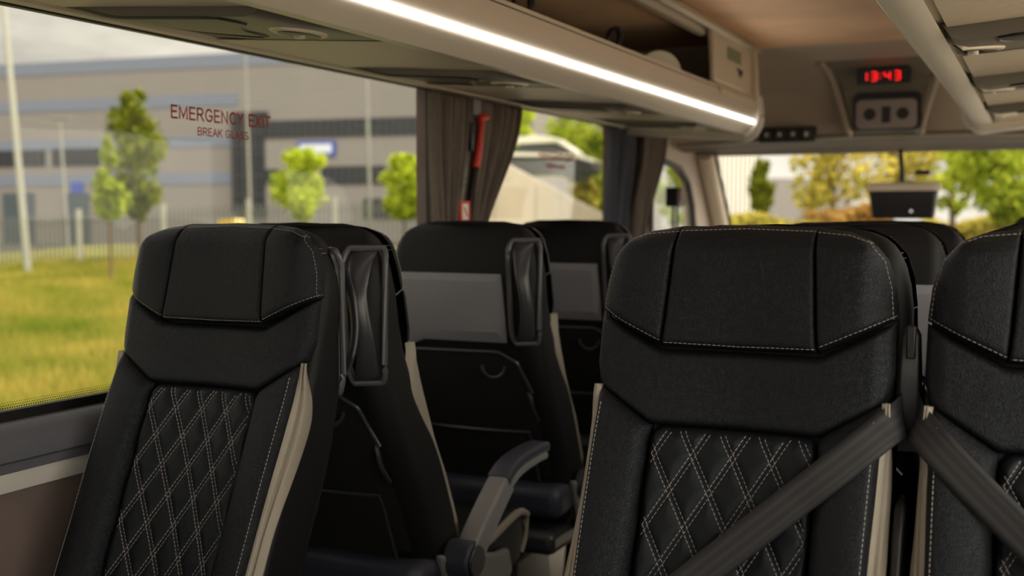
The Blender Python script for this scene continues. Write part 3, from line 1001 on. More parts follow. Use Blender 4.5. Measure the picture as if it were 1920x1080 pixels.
yoke_c = coons([(-0.206, 0.999), (-0.118, 0.9455), (0.118, 0.9455), (0.206, 0.999)], [(-0.212, 1.104), (-0.114, 1.052), (0.114, 1.052), (0.212, 1.104)], [(-0.206, 0.999), (-0.213, 1.03), (-0.212, 1.104)], [(0.206, 0.999), (0.213, 1.03), (0.212, 1.104)])
f_yo = pillow(yoke_c, 0.016, 0.020, 0.42, 0.105, 0.003, 0.012, (0.5, 0.5, 0.7, 0.5), lambda u, z: 0.012 * smooth01((abs(u) - 0.185) / 0.03))
bolL_c = coons([(-0.190, 0.47), (-0.118, 0.47)], [(-0.201, 0.9985), (-0.118, 0.945)], [(-0.190, 0.47), (-0.193, 0.52), (-0.195, 0.60), (-0.197, 0.72), (-0.199, 0.80), (-0.202, 0.936), (-0.201, 0.9985)], [(-0.118, 0.47), (-0.121, 0.70), (-0.121, 0.92), (-0.118, 0.945)])
bolR_c = lambda s, t: (lambda p: (-p[0], p[1]))(bolL_c(1 - s, t))
f_bl = pillow(bolL_c, 0.026, 0.026, 0.11, 0.5, 0.004, 0.012, (0.7, 0.9, 1, 0.8))
f_br = pillow(bolR_c, 0.026, 0.026, 0.11, 0.5, 0.004, 0.012, (0.9, 0.7, 1, 0.8))

# quilted insert
IZ0, IZ1, IW = 0.47, 0.9455, 0.1185
DPU, DPZ = 0.0560, 0.0945          # diamond pitch across and up
UOFF, ZOFF = 0.0045, 0.9085
def fam(u, z):
    """signed distance (m) to the nearest line of each diagonal family"""
    a, b = (u - UOFF) / DPU, (z - ZOFF) / DPZ
    nrm = 1 / math.hypot(1 / DPU, 1 / DPZ)
    p, q = a + b, a - b
    return (p - round(p)) * nrm, (q - round(q)) * nrm
def insert_y(u, z):
    # rounded rectangle distance
    r = 0.024
    dx, dz = abs(u) - (IW - r), max(z - (IZ1 - r), (IZ0 + r) - z)
    sd = math.hypot(max(dx, 0), max(dz, 0)) + min(max(dx, dz), 0) - r
    e = prof_e(-sd, 0.018)
    p, q = fam(u, z)
    d = min(abs(p), abs(q))
    hw = 0.0242
    puff = min(1, max(0, (d - 0.0022)) / (hw * 0.72))
    puff = math.sin(puff * PI / 2) ** 0.8 if puff > 0 else 0
    if sd > 0:
        return base_y(u, z) + 0.02
    return base_y(u, z) + 0.014 - 0.016 * e - 0.0068 * puff * e

def back_y(u, z):
    yb = interp(BACK, z)
    return yb
BACK = [(0.45, -0.105), (0.55, -0.070), (0.65, -0.028), (0.80, 0.045), (0.90, 0.088), (0.98, 0.104), (1.10, 0.106), (1.16, 0.098), (1.20, 0.080), (1.216, 0.066), (1.229, 0.044)]
FRO = [(0.45, -0.190), (0.52, -0.212), (0.58, -0.206), (0.64, -0.182), (0.70, -0.155), (0.76, -0.127), (0.84, -0.090), (0.92, -0.050), (1.0, -0.014), (1.1, 0.008), (1.16, 0.020), (1.20, 0.028), (1.229, 0.036)]

def stitch_path(mb, pts, nrm, L=0.0046, gap=0.0024, w=0.00046, h=0.0005):
    """dashes along a polyline pts lying on a surface with outward normal nrm"""
    pts = [Vector(p) for p in pts]
    acc = [0]
    for a, b in zip(pts, pts[1:]):
        acc.append(acc[-1] + (b - a).length)
    def at(x):
        x = max(0, min(acc[-1], x))
        lo, hi = 0, len(acc) - 1
        while hi - lo > 1:
            m_ = (lo + hi) // 2
            if acc[m_] <= x: lo = m_
            else: hi = m_
        t = (x - acc[lo]) / max(1e-9, acc[hi] - acc[lo])
        return pts[lo].lerp(pts[hi], t)
    x = gap
    N = Vector(nrm).normalized()
    while x + L < acc[-1]:
        a, b = at(x), at(x + L)
        d = (b - a)
        if d.length > 1e-5:
            d.normalize()
            s = d.cross(N).normalized() * w
            n_ = N * h
            vs = [a - s - n_, a + s - n_, b + s - n_, b - s - n_, a - s * 0.7 + n_, a + s * 0.7 + n_, b + s * 0.7 + n_, b - s * 0.7 + n_]
            mb.add(vs, [(0, 3, 2, 1), (4, 5, 6, 7), (0, 1, 5, 4), (1, 2, 6, 5), (2, 3, 7, 6), (3, 0, 4, 7)])
        x += L + gap

def iso(f, fix, val, a=0.0, b=1.0, n=80, lift=0.0004):
    out = []
    for i in range(n + 1):
        t = lerp(a, b, i / n)
        p = f(val, t) if fix == 's' else f(t, val)
        out.append(p + Vector((0, -lift, 0)))
    return out

def build_seat_meshes(root):
    # shell -----------------------------------------------------------
    zs = [0.47, 0.48, 0.50, 0.53, 0.57, 0.62, 0.68, 0.74, 0.80, 0.86, 0.92, 0.98, 1.04, 1.10, 1.14, 1.17, 1.19, 1.203, 1.213, 1.220, 1.226, 1.229]
    rings = []
    for z in zs:
        w, yf, yb = interp(WID, z), interp(FRO, z) + 0.012, interp(BACK, z)
        yf = lerp(base_y(interp(UE, z), z) + 0.013, yf, smooth01((z - 0.76) / 0.12))
        k = smooth01((z - 0.46) / 0.05)
        yc, hd = (yf + yb) / 2, (yb - yf) / 2 * lerp(0.7, 1, k)
        w *= lerp(0.93, 1, k)
        rf, rb = min(0.022, hd * 0.6), min(0.046, hd * 0.95)
        ring = []
        n = 8
        for cx, cy, a0, r in ((w - rb, yc + hd - rb, 0, rb), (-w + rb, yc + hd - rb, PI / 2, rb), (-w + rf, yc - hd + rf, PI, rf), (w - rf, yc - hd + rf, 1.5 * PI, rf)):
            for q in range(n + 1):
                a = a0 + PI / 2 * q / n
                ring.append((cx + r * math.cos(a), cy + r * math.sin(a), z))
            if a0 == PI:      # the front is hollow behind the cushions
                for uu in (-0.165, -0.13, -0.06, 0.06, 0.13, 0.165):
                    hol = plane(z) + 0.034 - interp(BOL, z) * smooth01((abs(uu) - 0.125) / 0.05)
                    ring.append((uu * min(1, w / 0.19), max(yf, min(hol, yb - 0.02)), z))
        rings.append(ring)
    top = rings[-1]
    cxm = sum(p[1] for p in top) / len(top)
    rings.append([(p[0] * 0.82, cxm + (p[1] - cxm) * 0.6, 1.2325) for p in top])
    MB().loft(rings).build('back_shell', SHELL, root, smooth=60)
    # headrest ----------------------------------------------------------
    h = MB()
    pgrid(h, f_wl, 26, 34); pgrid(h, f_ce, 40, 34); pgrid(h, f_wr, 26, 34)
    h.build('headrest', LEATHER, root, smooth=80)
    y = MB()
    pgrid(y, f_yo, 64, 28)
    y.build('upper_backrest', LEATHER, root, smooth=80)
    for f in (f_bl, f_br):
        b = MB()
        pgrid(b, f, 26, 70)
        b.build('side_bolster', LEATHER, root, smooth=80)
    ins = MB()
    nu, nv = 110, 216
    ins.grid(lambda a, b: (lerp(-IW, IW, a), insert_y(lerp(-IW, IW, a), lerp(IZ0, IZ1, b)), lerp(IZ0, IZ1, b)), nu, nv)
    ins.build('quilted_insert', LEATHER_QUILT, root, smooth=80)
    # beige gussets along the bolster sides -------------------------------
    for sx in (-1, 1):
        g = MB()
        def gus(a, b):
            z = lerp(0.48, 0.998, b)
            ue, wid = interp(UE, z), interp(WID, z)
            k = smooth01((z - 0.70) / 0.20)
            y0 = base_y(ue, z) + 0.004
            y1 = y0 + 0.016 + k * (0.040 * smooth01((1.0 - z) / 0.11)) - 0.012 * smooth01((z - 0.93) / 0.06)
            fold = math.sin(PI * a)
            crease = math.exp(-((a - 0.40) / 0.08) ** 2)
            nx, ny = lerp(0.10, 0.75, k), lerp(-1.0, -0.65, k)
            h = lerp(0.006, 0.010, k) * fold ** 0.7 - 0.006 * crease + (0.002 if a < 0.40 else 0)
            u = lerp(ue - 0.004, wid + 0.0005, a) + h * nx
            y = lerp(y0, y1, a) + h * ny
            if a in (0, 1): y += 0.012
            if a == 1: u -= 0.008
            return (sx * u, y, z)
        g.grid(gus, 24, 60)
        g.build('beige_gusset', BEIGE, root, smooth=70)
    # stitching -----------------------------------------------------------
    s = MB()
    N = (0, -1, 0.2)
    stitch_path(s, iso(f_wl, 't', 0.055), N); stitch_path(s, iso(f_ce, 't', 0.045), N); stitch_path(s, iso(f_wr, 't', 0.055), N)
    NL, NR = (-0.8, -0.7, 0.1), (0.8, -0.7, 0.1)
    stitch_path(s, iso(f_wl, 's', 0.045, 0.02, 1), NL); stitch_path(s, iso(f_wr, 's', 0.955, 0.02, 1), NR)
    NT = (0, -0.7, 0.8)
    stitch_path(s, iso(f_wl, 't', 0.965), NT); stitch_path(s, iso(f_ce, 't', 0.97), NT); stitch_path(s, iso(f_wr, 't', 0.965), NT)
    stitch_path(s, iso(f_bl, 's', 0.11, 0.0, 0.97, 200), (-0.4, -0.9, 0.2), w=0.0006)
    stitch_path(s, iso(f_br, 's', 0.89, 0.0, 0.97, 200), (0.4, -0.9, 0.2), w=0.0006)
    nrm = 1 / math.hypot(1 / DPU, 1 / DPZ)
    for sg in (1, -1):
        for kk in range(-9, 8):
            for off in (-0.0033, 0.0033):
                pts = []
                for i in range(0, 260):
                    z = lerp(IZ0 + 0.004, IZ1 - 0.005, i / 259)
                    bb = (z - ZOFF) / DPZ
                    u = UOFF + DPU * ((kk + off / nrm) - sg * bb)
                    inside = abs(u) < IW - 0.005 and not (z > IZ1 - 0.022 and abs(u) > IW - 0.022 and math.hypot(abs(u) - (IW - 0.024), z - (IZ1 - 0.024)) > 0.020)
                    if inside:
                        pts.append((u, insert_y(u, z) - 0.0003, z))
                    elif len(pts) > 3:
                        stitch_path(s, pts, N); pts = []
                    else:
                        pts = []
                if len(pts) > 3:
                    stitch_path(s, pts, N)
    # stitches on the rear shoulder
    for sx in (-1, 1):
        for dz in (0, 0.008):
            pts = []
            for q in range(20):
                a = q / 19
                ang = lerp(-0.1, PI / 2 + 0.25, a)
                z = 1.19 - dz
                w, yb = interp(WID, z), interp(BACK, z)
                rr = 0.046
                if ang <= PI / 2:
                    pts.append((sx * (w - rr + (rr + 0.0004) * math.cos(max(0, ang))), yb - rr + (rr + 0.0004) * math.sin(max(0, ang)) - (0.02 if ang < 0 else 0), z))
            stitch_path(s, pts, (sx * 0.7, 0.7, 0))
    s.build('stitching', THREAD, root, smooth=0)

def back_details(root, a, handle):
    """rear side: a = aisle sign in local x"""
    A = lambda u: u * a
    yb = lambda z: interp(BACK, z)
    # grey panel with bevelled edge
    pol = [(-0.192, 1.102), (0.120, 1.102), (0.132, 0.985), (0.132, 0.930), (-0.105, 0.930), (-0.145, 0.915), (-0.192, 0.900)]
    inn = [(-0.180, 1.084), (0.106, 1.084), (0.114, 0.985), (0.112, 0.957), (-0.112, 0.957), (-0.148, 0.944), (-0.180, 0.932)]
    m = MB()
    m.loft([[(A(u), yb(z) - 0.012, z) for u, z in pol], [(A(u), yb(z) + 0.006, z) for u, z in pol], [(A(u), yb(z) + 0.015, z) for u, z in inn]])
    m.build('back_panel', GREYP, root, smooth=25)
    # dark recess field with a rim
    rec = [(-0.198, 0.56), (-0.198, 0.845), (-0.150, 0.902), (0.105, 0.905), (0.150, 0.880), (0.178, 0.80), (0.188, 0.56)]
    m = MB()
    rq = rec + [rec[0]]
    def rf(s, t):
        p = pline(rq, s)
        u, z = lerp(-0.01, p[0], t), lerp(0.72, p[1], t)
        return (A(u), yb(z) + 0.0025 - 0.0 * t, z)
    m.grid(rf, 70, 12, True)
    m.build('back_recess', NETM, root, smooth=60)
    MB().tube([(A(u), yb(z) + 0.002, z) for u, z in [pline(rec[1:6], i / 50) for i in range(51)]], 0.0045, 8).build('recess_rim', DARKP, root)
    MB().tube([(A(0.083 + 0.032 * math.cos(t)), yb(0.865) + 0.004, 0.868 + 0.030 * math.sin(t)) for t in [PI + i * PI / 24 for i in range(25)]], 0.004, 8).build('cup_ring', DARKP, root)
    MB().tube(cr([(A(0.168), yb(0.79) + 0.004, 0.80), (A(0.172), yb(0.77) + 0.016, 0.785), (A(0.176), yb(0.75) + 0.020, 0.757), (A(0.184), yb(0.73) + 0.012, 0.725)], 5), 0.0065, 8).build('bag_hook', BLACKP, root)
    # magazine net with rim
    net = MB()
    nf = lambda s, t: (A(lerp(-0.17, 0.15, s)), yb(lerp(0.53, 0.69, t)) + 0.012 + 0.016 * math.sin(PI * s) * t, lerp(0.53, 0.69, t))
    net.grid(nf, 20, 10)
    no = net.build('magazine_net', NETM, root, smooth=80)
    MB().tube([nf(i / 20, 1) for i in range(21)] + [nf(1, 1 - i / 8) for i in range(1, 9)], 0.004, 6).build('net_rim', DARKP, no)
    # grab handle on the aisle corner
    if handle:
        cx, cy = A(0.187), None
        hb_ = empty('grab_handle', (0, 0, 0))
        hb_.parent = root
        ax = Vector((-a * 0.84, 0.54, 0)).normalized()      # across the corner, from side to back
        nr = Vector((a * 0.54, 0.84, 0)).normalized()       # outward
        def at(p, q, out):
            z = 1.058 + q
            yb_ = interp(BACK, z)
            c = Vector((A(0.171), yb_ - 0.010, z))
            return c + ax * p + nr * out
        hw0, hw1 = 0.041, 0.034
        loop = []
        for (p, q) in rrect(1.0, 1.0, 0.28, 6):
            zz = q * 0.128
            w = lerp(hw1, hw0, (q + 1) / 2)
            loop.append(at(p * w + (1 - q) * -0.003, zz, 0.010))
        MB().tube(loop, 0.0062, 8, closed=True).build('rim', RIMM, hb_)
        cav = MB()
        cav.loft([[p - nr * 0.006 for p in loop], [p - nr * 0.012 + (at(0, 0, 0.010) - p) * 0.02 for p in loop]])
        cav.build('cavity', BLACKP, hb_)
        bar = MB()
        rings = []
        for i in range(25):
            t = i / 24
            q = lerp(0.122, -0.122, t)
            bow = -0.002 + 0.040 * math.sin(PI * t) ** 0.7
            w = lerp(0.026, 0.0155, math.sin(PI * t) ** 0.8)
            c = lerp(0.004, -0.004, t) + 0.010 * math.sin(2 * PI * t) * 0.5
            tw = lerp(-0.25, 0.35, t)
            rg = []
            for kq in range(12):
                an = 2 * PI * kq / 12
                pp, oo = w * math.cos(an), 0.007 * math.sin(an)
                rg.append(at(c + pp * math.cos(tw) - oo * math.sin(tw), q, 0.010 + bow + pp * math.sin(tw) + oo * math.cos(tw)))
            rings.append(rg)
        bar.loft(rings)
        bar.build('grip', DARKP, hb_, smooth=70)

def seat_lower(root, a, arm):
    A = lambda u: u * a
    # seat cushion: lofted along y
    c = MB()
    rings = []
    prof_c = [(-0.10, 0.43, 0.500), (-0.16, 0.42, 0.512), (-0.25, 0.415, 0.520), (-0.36, 0.41, 0.535), (-0.45, 0.405, 0.553), (-0.505, 0.405, 0.558), (-0.540, 0.42, 0.545), (-0.556, 0.45, 0.520), (-0.560, 0.475, 0.50)]
    for (y, z0, z1) in prof_c:
        w = 0.222 if y > -0.54 else 0.21
        zc, hh = (z0 + z1) / 2, (z1 - z0) / 2
        ring = []
        for (p, q) in rrect(w, hh, min(0.035, hh * 0.9), 6):
            dip = -0.02 * (1 - (p / w) ** 2) if q > 0 else 0
            ring.append((p, y, zc + q + dip))
        rings.append(ring)
    c.loft(rings)
    cu = c.build('seat_cushion', LEATHER, root, smooth=60)
    for sx in (-1, 1):
        pth = []
        for (y, z0, z1) in prof_c[1:7]:
            pth.append((sx * 0.2215, y, z1 - 0.016))
        pth += [(sx * 0.210, -0.563, 0.515), (sx * 0.205, -0.566, 0.47), (sx * 0.20, -0.552, 0.43)]
        MB().tube(cr(pth, 5), 0.009, 8).build('beige_piping', BEIGE, cu)
    # base pan and side shields, leg and foot
    MB().box((-0.205, -0.47, 0.36), (0.205, -0.02, 0.425)).build('seat_pan', DARKP, root, bevel=0.02)
    MB().box((-0.222, -0.165, 0.455), (0.222, -0.02, 0.545)).build('base_shroud', NAVYP, root, bevel=0.03, segs=4)
    leg = MB()
    leg.loft([[(p[0], p[1] - 0.22, z) for p in rrect(w, d, 0.02)] for z, w, d in ((0.0, 0.11, 0.20), (0.03, 0.07, 0.16), (0.30, 0.06, 0.12), (0.37, 0.12, 0.18))])
    leg.build('pedestal', DARKP, root, smooth=40)
    if arm:
        # shield behind the pivot
        sh = MB().prism([(-0.13, 0.47), (-0.10, 0.55), (-0.20, 0.525), (-0.36, 0.485), (-0.42, 0.48), (-0.44, 0.42), (-0.40, 0.39), (-0.16, 0.39)], lambda p, h: (A(h), p[0], p[1]), 0.214, 0.236)
        sh.build('side_shield', LIGHTP, root, smooth=30, bevel=0.008)
        path = cr([(-0.160, 0.535, 0), (-0.215, 0.580, 0), (-0.285, 0.632, 0), (-0.345, 0.668, 0), (-0.400, 0.682, 0), (-0.48, 0.688, 0), (-0.53, 0.688, 0)], 6)
        am = empty('armrest')
        am.parent = root
        def strip(i0, i1, th0, lo, hi, xw):
            m_ = MB()
            rg = []
            for i in range(i0, i1 + 1):
                p = path[i]
                d = (path[min(i + 1, len(path) - 1)] - path[max(i - 1, 0)]).normalized()
                nn = Vector((d.y, -d.x, 0))
                if nn.y < 0: nn = -nn
                f = 1.0 - 0.25 * i / len(path)
                ring = []
                for (u, v) in rrect(xw, (hi - lo) / 2 * f, 0.008, 3):
                    c_ = p + nn * ((hi + lo) / 2 * f + v)
                    ring.append((A(0.262 + u), c_.x, c_.y))
                rg.append(ring)
            m_.loft(rg)
            return m_
        n = len(path) - 1
        strip(0, 16, 0, -0.030, 0.030, 0.024).build('arm_link', LIGHTP, am, smooth=50)
        strip(15, n, 0, 0.002, 0.032, 0.027).build('arm_pad', NAVYP, am, smooth=50)
        strip(15, n, 0, -0.024, 0.002, 0.022).build('arm_underside', LIGHTP, am, smooth=50)
        MB().cyl((A(0.225), -0.155, 0.530), (A(0.284), -0.155, 0.530), 0.042, 32).build('pivot_housing', NAVYP, am, bevel=0.006)
        MB().cyl((A(0.284), -0.155, 0.530), (A(0.290), -0.155, 0.530), 0.034, 32).build('pivot_cap', DARKP, am, bevel=0.003)

def belt_parts(root, sx):
    """three point belt running from the shoulder on side sx down across the backrest"""
    P = []
    pts = [(0.218, 0.055, 0.995), (0.2225, 0.015, 0.985), (0.220, -0.025, 0.976), (0.209, -0.050, 0.968)]
    for i in range(0, 13):
        t = i / 12
        u, z = lerp(0.190, -0.15, t), lerp(0.952, 0.648, t)
        y = base_y(u, z) - 0.020 - 0.012 * math.sin(PI * t)
        pts.append((u, y, z))
    pts += [(-0.20, base_y(-0.2, 0.59) - 0.03, 0.59), (-0.224, base_y(-0.2, 0.545) - 0.01, 0.545)]
    path = cr(pts, 4)
    mb = MB()
    nw = 6
    rings = []
    hw = 0.0232
    uvs = []
    acc = 0
    vs, fs, uv = [], [], []
    for i, p in enumerate(path):
        d = (path[min(i + 1, len(path) - 1)] - path[max(i - 1, 0)]).normalized()
        # outward normal: sideways at the shoulder, forward on the backrest
        k = smooth01(i / 14)
        N = Vector((1, 0, 0)).lerp(Vector((0, -1, 0.22)), k).normalized()
        s = d.cross(N).normalized()
        if i: acc += (p - path[i - 1]).length
        for q in range(nw + 1):
            vs.append(p + s * lerp(-hw, hw, q / nw)); uv.append((q / nw, acc))
    for i in range(len(path) - 1):
        for q in range(nw):
            b = i * (nw + 1) + q
            fs.append((b, b + 1, b + nw + 2, b + nw + 1))
    me = bpy.data.meshes.new('seat_belt')
    me.from_pydata([(v[0] * sx, v[1], v[2]) for v in vs], [], fs)
    ul = me.uv_layers.new(name='UVMap')
    for poly in me.polygons:
        for li, vi in zip(poly.loop_indices, poly.vertices):
            ul.data[li].uv = uv[vi]
        poly.use_smooth = True
    me.materials.append(BELT)
    o = bpy.data.objects.new('seat_belt', me)
    COL.objects.link(o)
    o.parent = root
    o['label'] = 'dark striped belt webbing'
    md = o.modifiers.new('webbing', 'SOLIDIFY'); md.thickness = 0.0014; md.offset = 0

def belt_guide(root, sx):
    g = MB()
    g.loft([[(sx * (0.229 + p[0]), 0.030 + p[1], z) for p in rrect(w, d, 0.005)] for z, w, d in ((0.930, 0.013, 0.016), (0.945, 0.0145, 0.020), (1.03, 0.014, 0.020), (1.085, 0.012, 0.016), (1.095, 0.008, 0.010))])
    o = g.build('belt_guide', DARKP, root)
    MB().box((sx * 0.229 - 0.016, 0.004, 0.925), (sx * 0.229 + 0.016, 0.05, 0.955)).build('guide_foot', BLACKP, o, bevel=0.004)
    MB().box((sx * 0.229 - 0.004, 0.004, 1.055), (sx * 0.229 + 0.008, 0.014, 1.10)).build('guide_tip', BLACKP, o, bevel=0.002)

def make_seat(a, handle, arm):
    r = empty('passenger_seat')
    build_seat_meshes(r) if not PROTO else None
    if PROTO:
        for ch in PROTO[0].children:
            if ch.name.split('.')[0] in COMMON:
                c = ch.copy(); COL.objects.link(c); c.parent = r
    else:
        PROTO.append(r)
    back_details(r, a, handle)
    seat_lower(r, a, arm)
    return r
COMMON = {'back_shell', 'headrest', 'upper_backrest', 'side_bolster', 'quilted_insert', 'beige_gusset', 'stitching'}
PROTO = []
seatP = make_seat(1, True, True)      # aisle on local +x
seatM = make_seat(-1, True, True)     # aisle on local -x
seatW = make_seat(1, False, False)    # window seat

XS1, XS2, XS3 = -1.334, -0.390, 0.0735
GRP = 'black leather passenger seats'
used = set()
def place(proto, x, y, rz, label):
    if proto.name not in used:
        used.add(proto.name); o = proto
    else:
        o = copy_tree(proto)
    o.location = (x, y, 0); o.rotation_euler = (0, 0, rz)
    tag(o, label, 'seat', GRP)
    return o
YA, YBR, YCR = 1.88, 2.60, 3.26
sL = place(seatP, XS1, 1.585, 0, 'single black quilted seat by the exit lettering window, facing the rear, without a belt')
sR1 = place(seatM, XS2, 1.585, 0, 'black quilted aisle seat with a belt slanting down from its window side shoulder')
sR2 = place(seatW, XS3, 1.585, 0, 'black quilted window seat cut by the frame edge, its belt slanting the other way')
place(seatM, XS1, YA, PI, 'single black seat seen from behind, back to back with the beltless quilted seat')
place(seatM, XS1, YBR, PI, 'single black seat with a full grey back panel, beside the hammer curtains')
place(seatM, XS1, YCR, PI, 'single black seat furthest ahead on the hammer side, below the silver car window')
place(seatP, XS2, YA, PI, 'black aisle seat hidden just behind the belted aisle seat, only its edge showing')
place(seatP, XS2, YBR, PI, 'black aisle seat two rows beyond the belted aisle seat')
place(seatP, XS2, YCR, PI, 'black aisle seat in the furthest passenger row, in line with the belted aisle seat')
place(seatW, XS3, YA, PI, 'black window seat back to back with the belted window seat')
place(seatW, XS3, YBR, PI, 'black window seat two rows beyond the belted window seat')
place(seatW, XS3, YCR, PI, 'black window seat in the furthest passenger row, in line with the belted window seat')
belt_parts(sR1, 1); belt_parts(sR2, -1); belt_guide(sR1, 1)
# raised armrest between the belted pair
fa = MB()
fa.loft([[(0.2285 + p[0], -0.085 + 0.4 * (z - 0.75) + p[1], z) for p in rrect(w, d, min(w, d) * 0.8)] for z, w, d in ((0.50, 0.007, 0.03), (0.60, 0.007, 0.034), (0.83, 0.007, 0.030), (0.865, 0.007, 0.022), (0.875, 0.003, 0.010))])
fa.build('raised_armrest', BLACKP, sR1, smooth=60)

# driver's seat
ds = empty('driver_seat', (0.06, 4.55, 0), label='black driver seat with a separate headrest, near the windscreen', cat='seat')
def sring(z, yc, w, d): return [(p[0], yc + p[1], z) for p in rrect(w, d, min(w, d) * 0.7)]
MB().loft([sring(0.45, 0.05, 0.22, 0.06), sring(0.55, 0.03, 0.24, 0.07), sring(0.85, -0.04, 0.23, 0.06), sring(1.0, -0.08, 0.19, 0.05), sring(1.03, -0.09, 0.15, 0.03)]).build('backrest', SHELL, ds)
MB().loft([sring(1.06, -0.09, 0.13, 0.03), sring(1.08, -0.09, 0.16, 0.045), sring(1.21, -0.11, 0.165, 0.045), sring(1.24, -0.115, 0.14, 0.035), sring(1.247, -0.115, 0.10, 0.02)]).build('headrest', SHELL, ds)
MB().tube([(-0.07, -0.09, 1.0), (-0.07, -0.09, 1.08)], 0.008).build('headrest_post', CHROME, ds)
MB().tube([(0.07, -0.09, 1.0), (0.07, -0.09, 1.08)], 0.008).build('headrest_post', CHROME, ds)
MB().box((-0.24, 0.0, 0.34), (0.24, 0.5, 0.47)).build('seat_cushion', SHELL, ds, bevel=0.04, segs=4)
MB().box((-0.18, 0.05, 0.0), (0.18, 0.4, 0.34)).build('base', DARKP, ds, bevel=0.02)

# dark mirror housing and bracket by the cab door
cm = empty('door_camera', (-1.50, 4.86, 1.325), label='small black box with a red side on a thin stand by the cab door window', cat='device')
MB().box((-0.03, -0.05, -0.04), (0.03, 0.05, 0.045)).build('case', BLACKP, cm, bevel=0.006)
MB().box((0.03, -0.03, -0.02), (0.034, 0.05, 0.04)).build('side_plate', mat('deep_red', srgb(96, 20, 18), 0.5), cm)
for dy in (-0.03, 0.035):
    MB().tube([(0, dy, -0.04), (0.005, dy, -0.40)], 0.006).build('stand_leg', BLACKP, cm)
MB().box((-0.05, -0.06, -0.42), (0.05, 0.06, -0.39)).build('foot', BLACKP, cm)
MB().box((-0.12, -0.02, -0.42), (-0.05, 0.02, -0.39)).build('wall_bracket', BLACKP, cm)

# ================================================================== OUTSIDE
random.seed(7)
ZG = -0.72
LEAF_Y = leaf_mat('yellow_green_leaves', srgb(134, 158, 24), srgb(206, 214, 80))
LEAF_G = leaf_mat('fresh_green_leaves', srgb(104, 130, 30), srgb(190, 198, 72))
LEAF_D = leaf_mat('deep_green_leaves', srgb(72, 88, 24), srgb(146, 152, 48))
LEAF_A = leaf_mat('autumn_leaves', srgb(132, 96, 50), srgb(200, 164, 92))
LEAF_W = leaf_mat('olive_leaves', srgb(134, 136, 56), srgb(212, 192, 96))
GRASSM = leaf_mat('meadow_grass', srgb(70, 108, 14), srgb(186, 166, 86), 0.35, 0.45)
BARK = mat('bark', srgb(104, 88, 68), 0.9, bump=('noise', 30, 0.5, 0.02))
YARD_BOUNCE = mat('pale_bounce_yard', srgb(218, 209, 194), 0.9, var=(2, 0.08))
MEAD = mat('meadow_soil', srgb(112, 112, 44), 0.95, var=(0.55, 0.45))
CONC = mat('pale_concrete', srgb(146, 136, 116), 0.9, var=(1.2, 0.10))
STEEL = mat('galvanised_steel', srgb(96, 98, 94), 0.5, 0.4)
POLE = mat('pale_painted_pole', srgb(146, 146, 134), 0.5)

struct('ground', MB().box((-160, -60, ZG - 0.3), (90, 160, ZG)), mat('dark_asphalt', srgb(92, 90, 84), 0.9, var=(2, 0.12)), smooth=0)
struct('bounce_pavement', MB().box((0.7, -40, ZG), (60, 28, ZG + 0.02)), YARD_BOUNCE, smooth=0)  # unseen pale slab added to bounce daylight up into the cabin

# meadow between coach and fence: one surface with hummocks, grass on it as stuff
def rise(x, y):
    # land climbs a little towards the front
    return ZG + 0.62 * smooth01((y - 24) / 9.0) + 0.0
def hum(x, y):
    n1 = noise.noise(Vector((x * 0.16, y * 0.16, 0.3)))
    n2 = noise.noise(Vector((x * 0.55, y * 0.55, 1.7)))
    return rise(x, y) + 0.05 + 0.24 * (n1 + 0.35) * smooth01((-x - 6.5) / 4) + 0.08 * n2
mb = MB().grid(lambda a, b: (lambda x, y: (x, y, hum(x, y)))(lerp(-36, -6.5, a), lerp(-8, 36, b)), 90, 110)
struct('lawn', mb, MEAD, smooth=60)
g = MB()
for i in range(86000):
    wide = i >= 52000          # thinner cover over the rest of the meadow
    d = (4.5 if wide else 9.5) + (32 if wide else 27) * random.random() ** 1.3
    px = (-900 + 1750 * random.random()) if wide else (-260 + 620 * random.random())
    X_ = (px - 960) / FPX * d
    x = X_ * math.cos(YAW) - d * math.sin(YAW)
    y = X_ * math.sin(YAW) + d * math.cos(YAW)
    if x > -6.7 or y < -7.5 or y > 35.5 or x < -35.5: continue
    patch = noise.noise(Vector((x * 0.3, y * 0.3, 5.0)))
    hgt = 0.16 + 0.16 * random.random() + 0.16 * max(0, patch)
    a = random.random() * PI
    w = 0.010 + 0.012 * random.random()
    lx, ly = random.gauss(0, 0.09), random.gauss(0, 0.09)
    z = hum(x, y) - 0.02
    dx, dy = math.cos(a) * w, math.sin(a) * w
    g.v += [(x - dx, y - dy, z), (x + dx, y + dy, z), (x + lx, y + ly, z + hgt)]
    n_ = len(g.v)
    g.f.append((n_ - 3, n_ - 2, n_ - 1))
def raw(mb, name, m):
    me = bpy.data.meshes.new(name)
    me.from_pydata(mb.v, [], mb.f)
    me.materials.append(m)
    o = bpy.data.objects.new(name, me)
    COL.objects.link(o)
    return o
tag(raw(g, 'grass', GRASSM), 'long sunlit meadow grass between the coach and the fence', 'grass', kind='stuff')

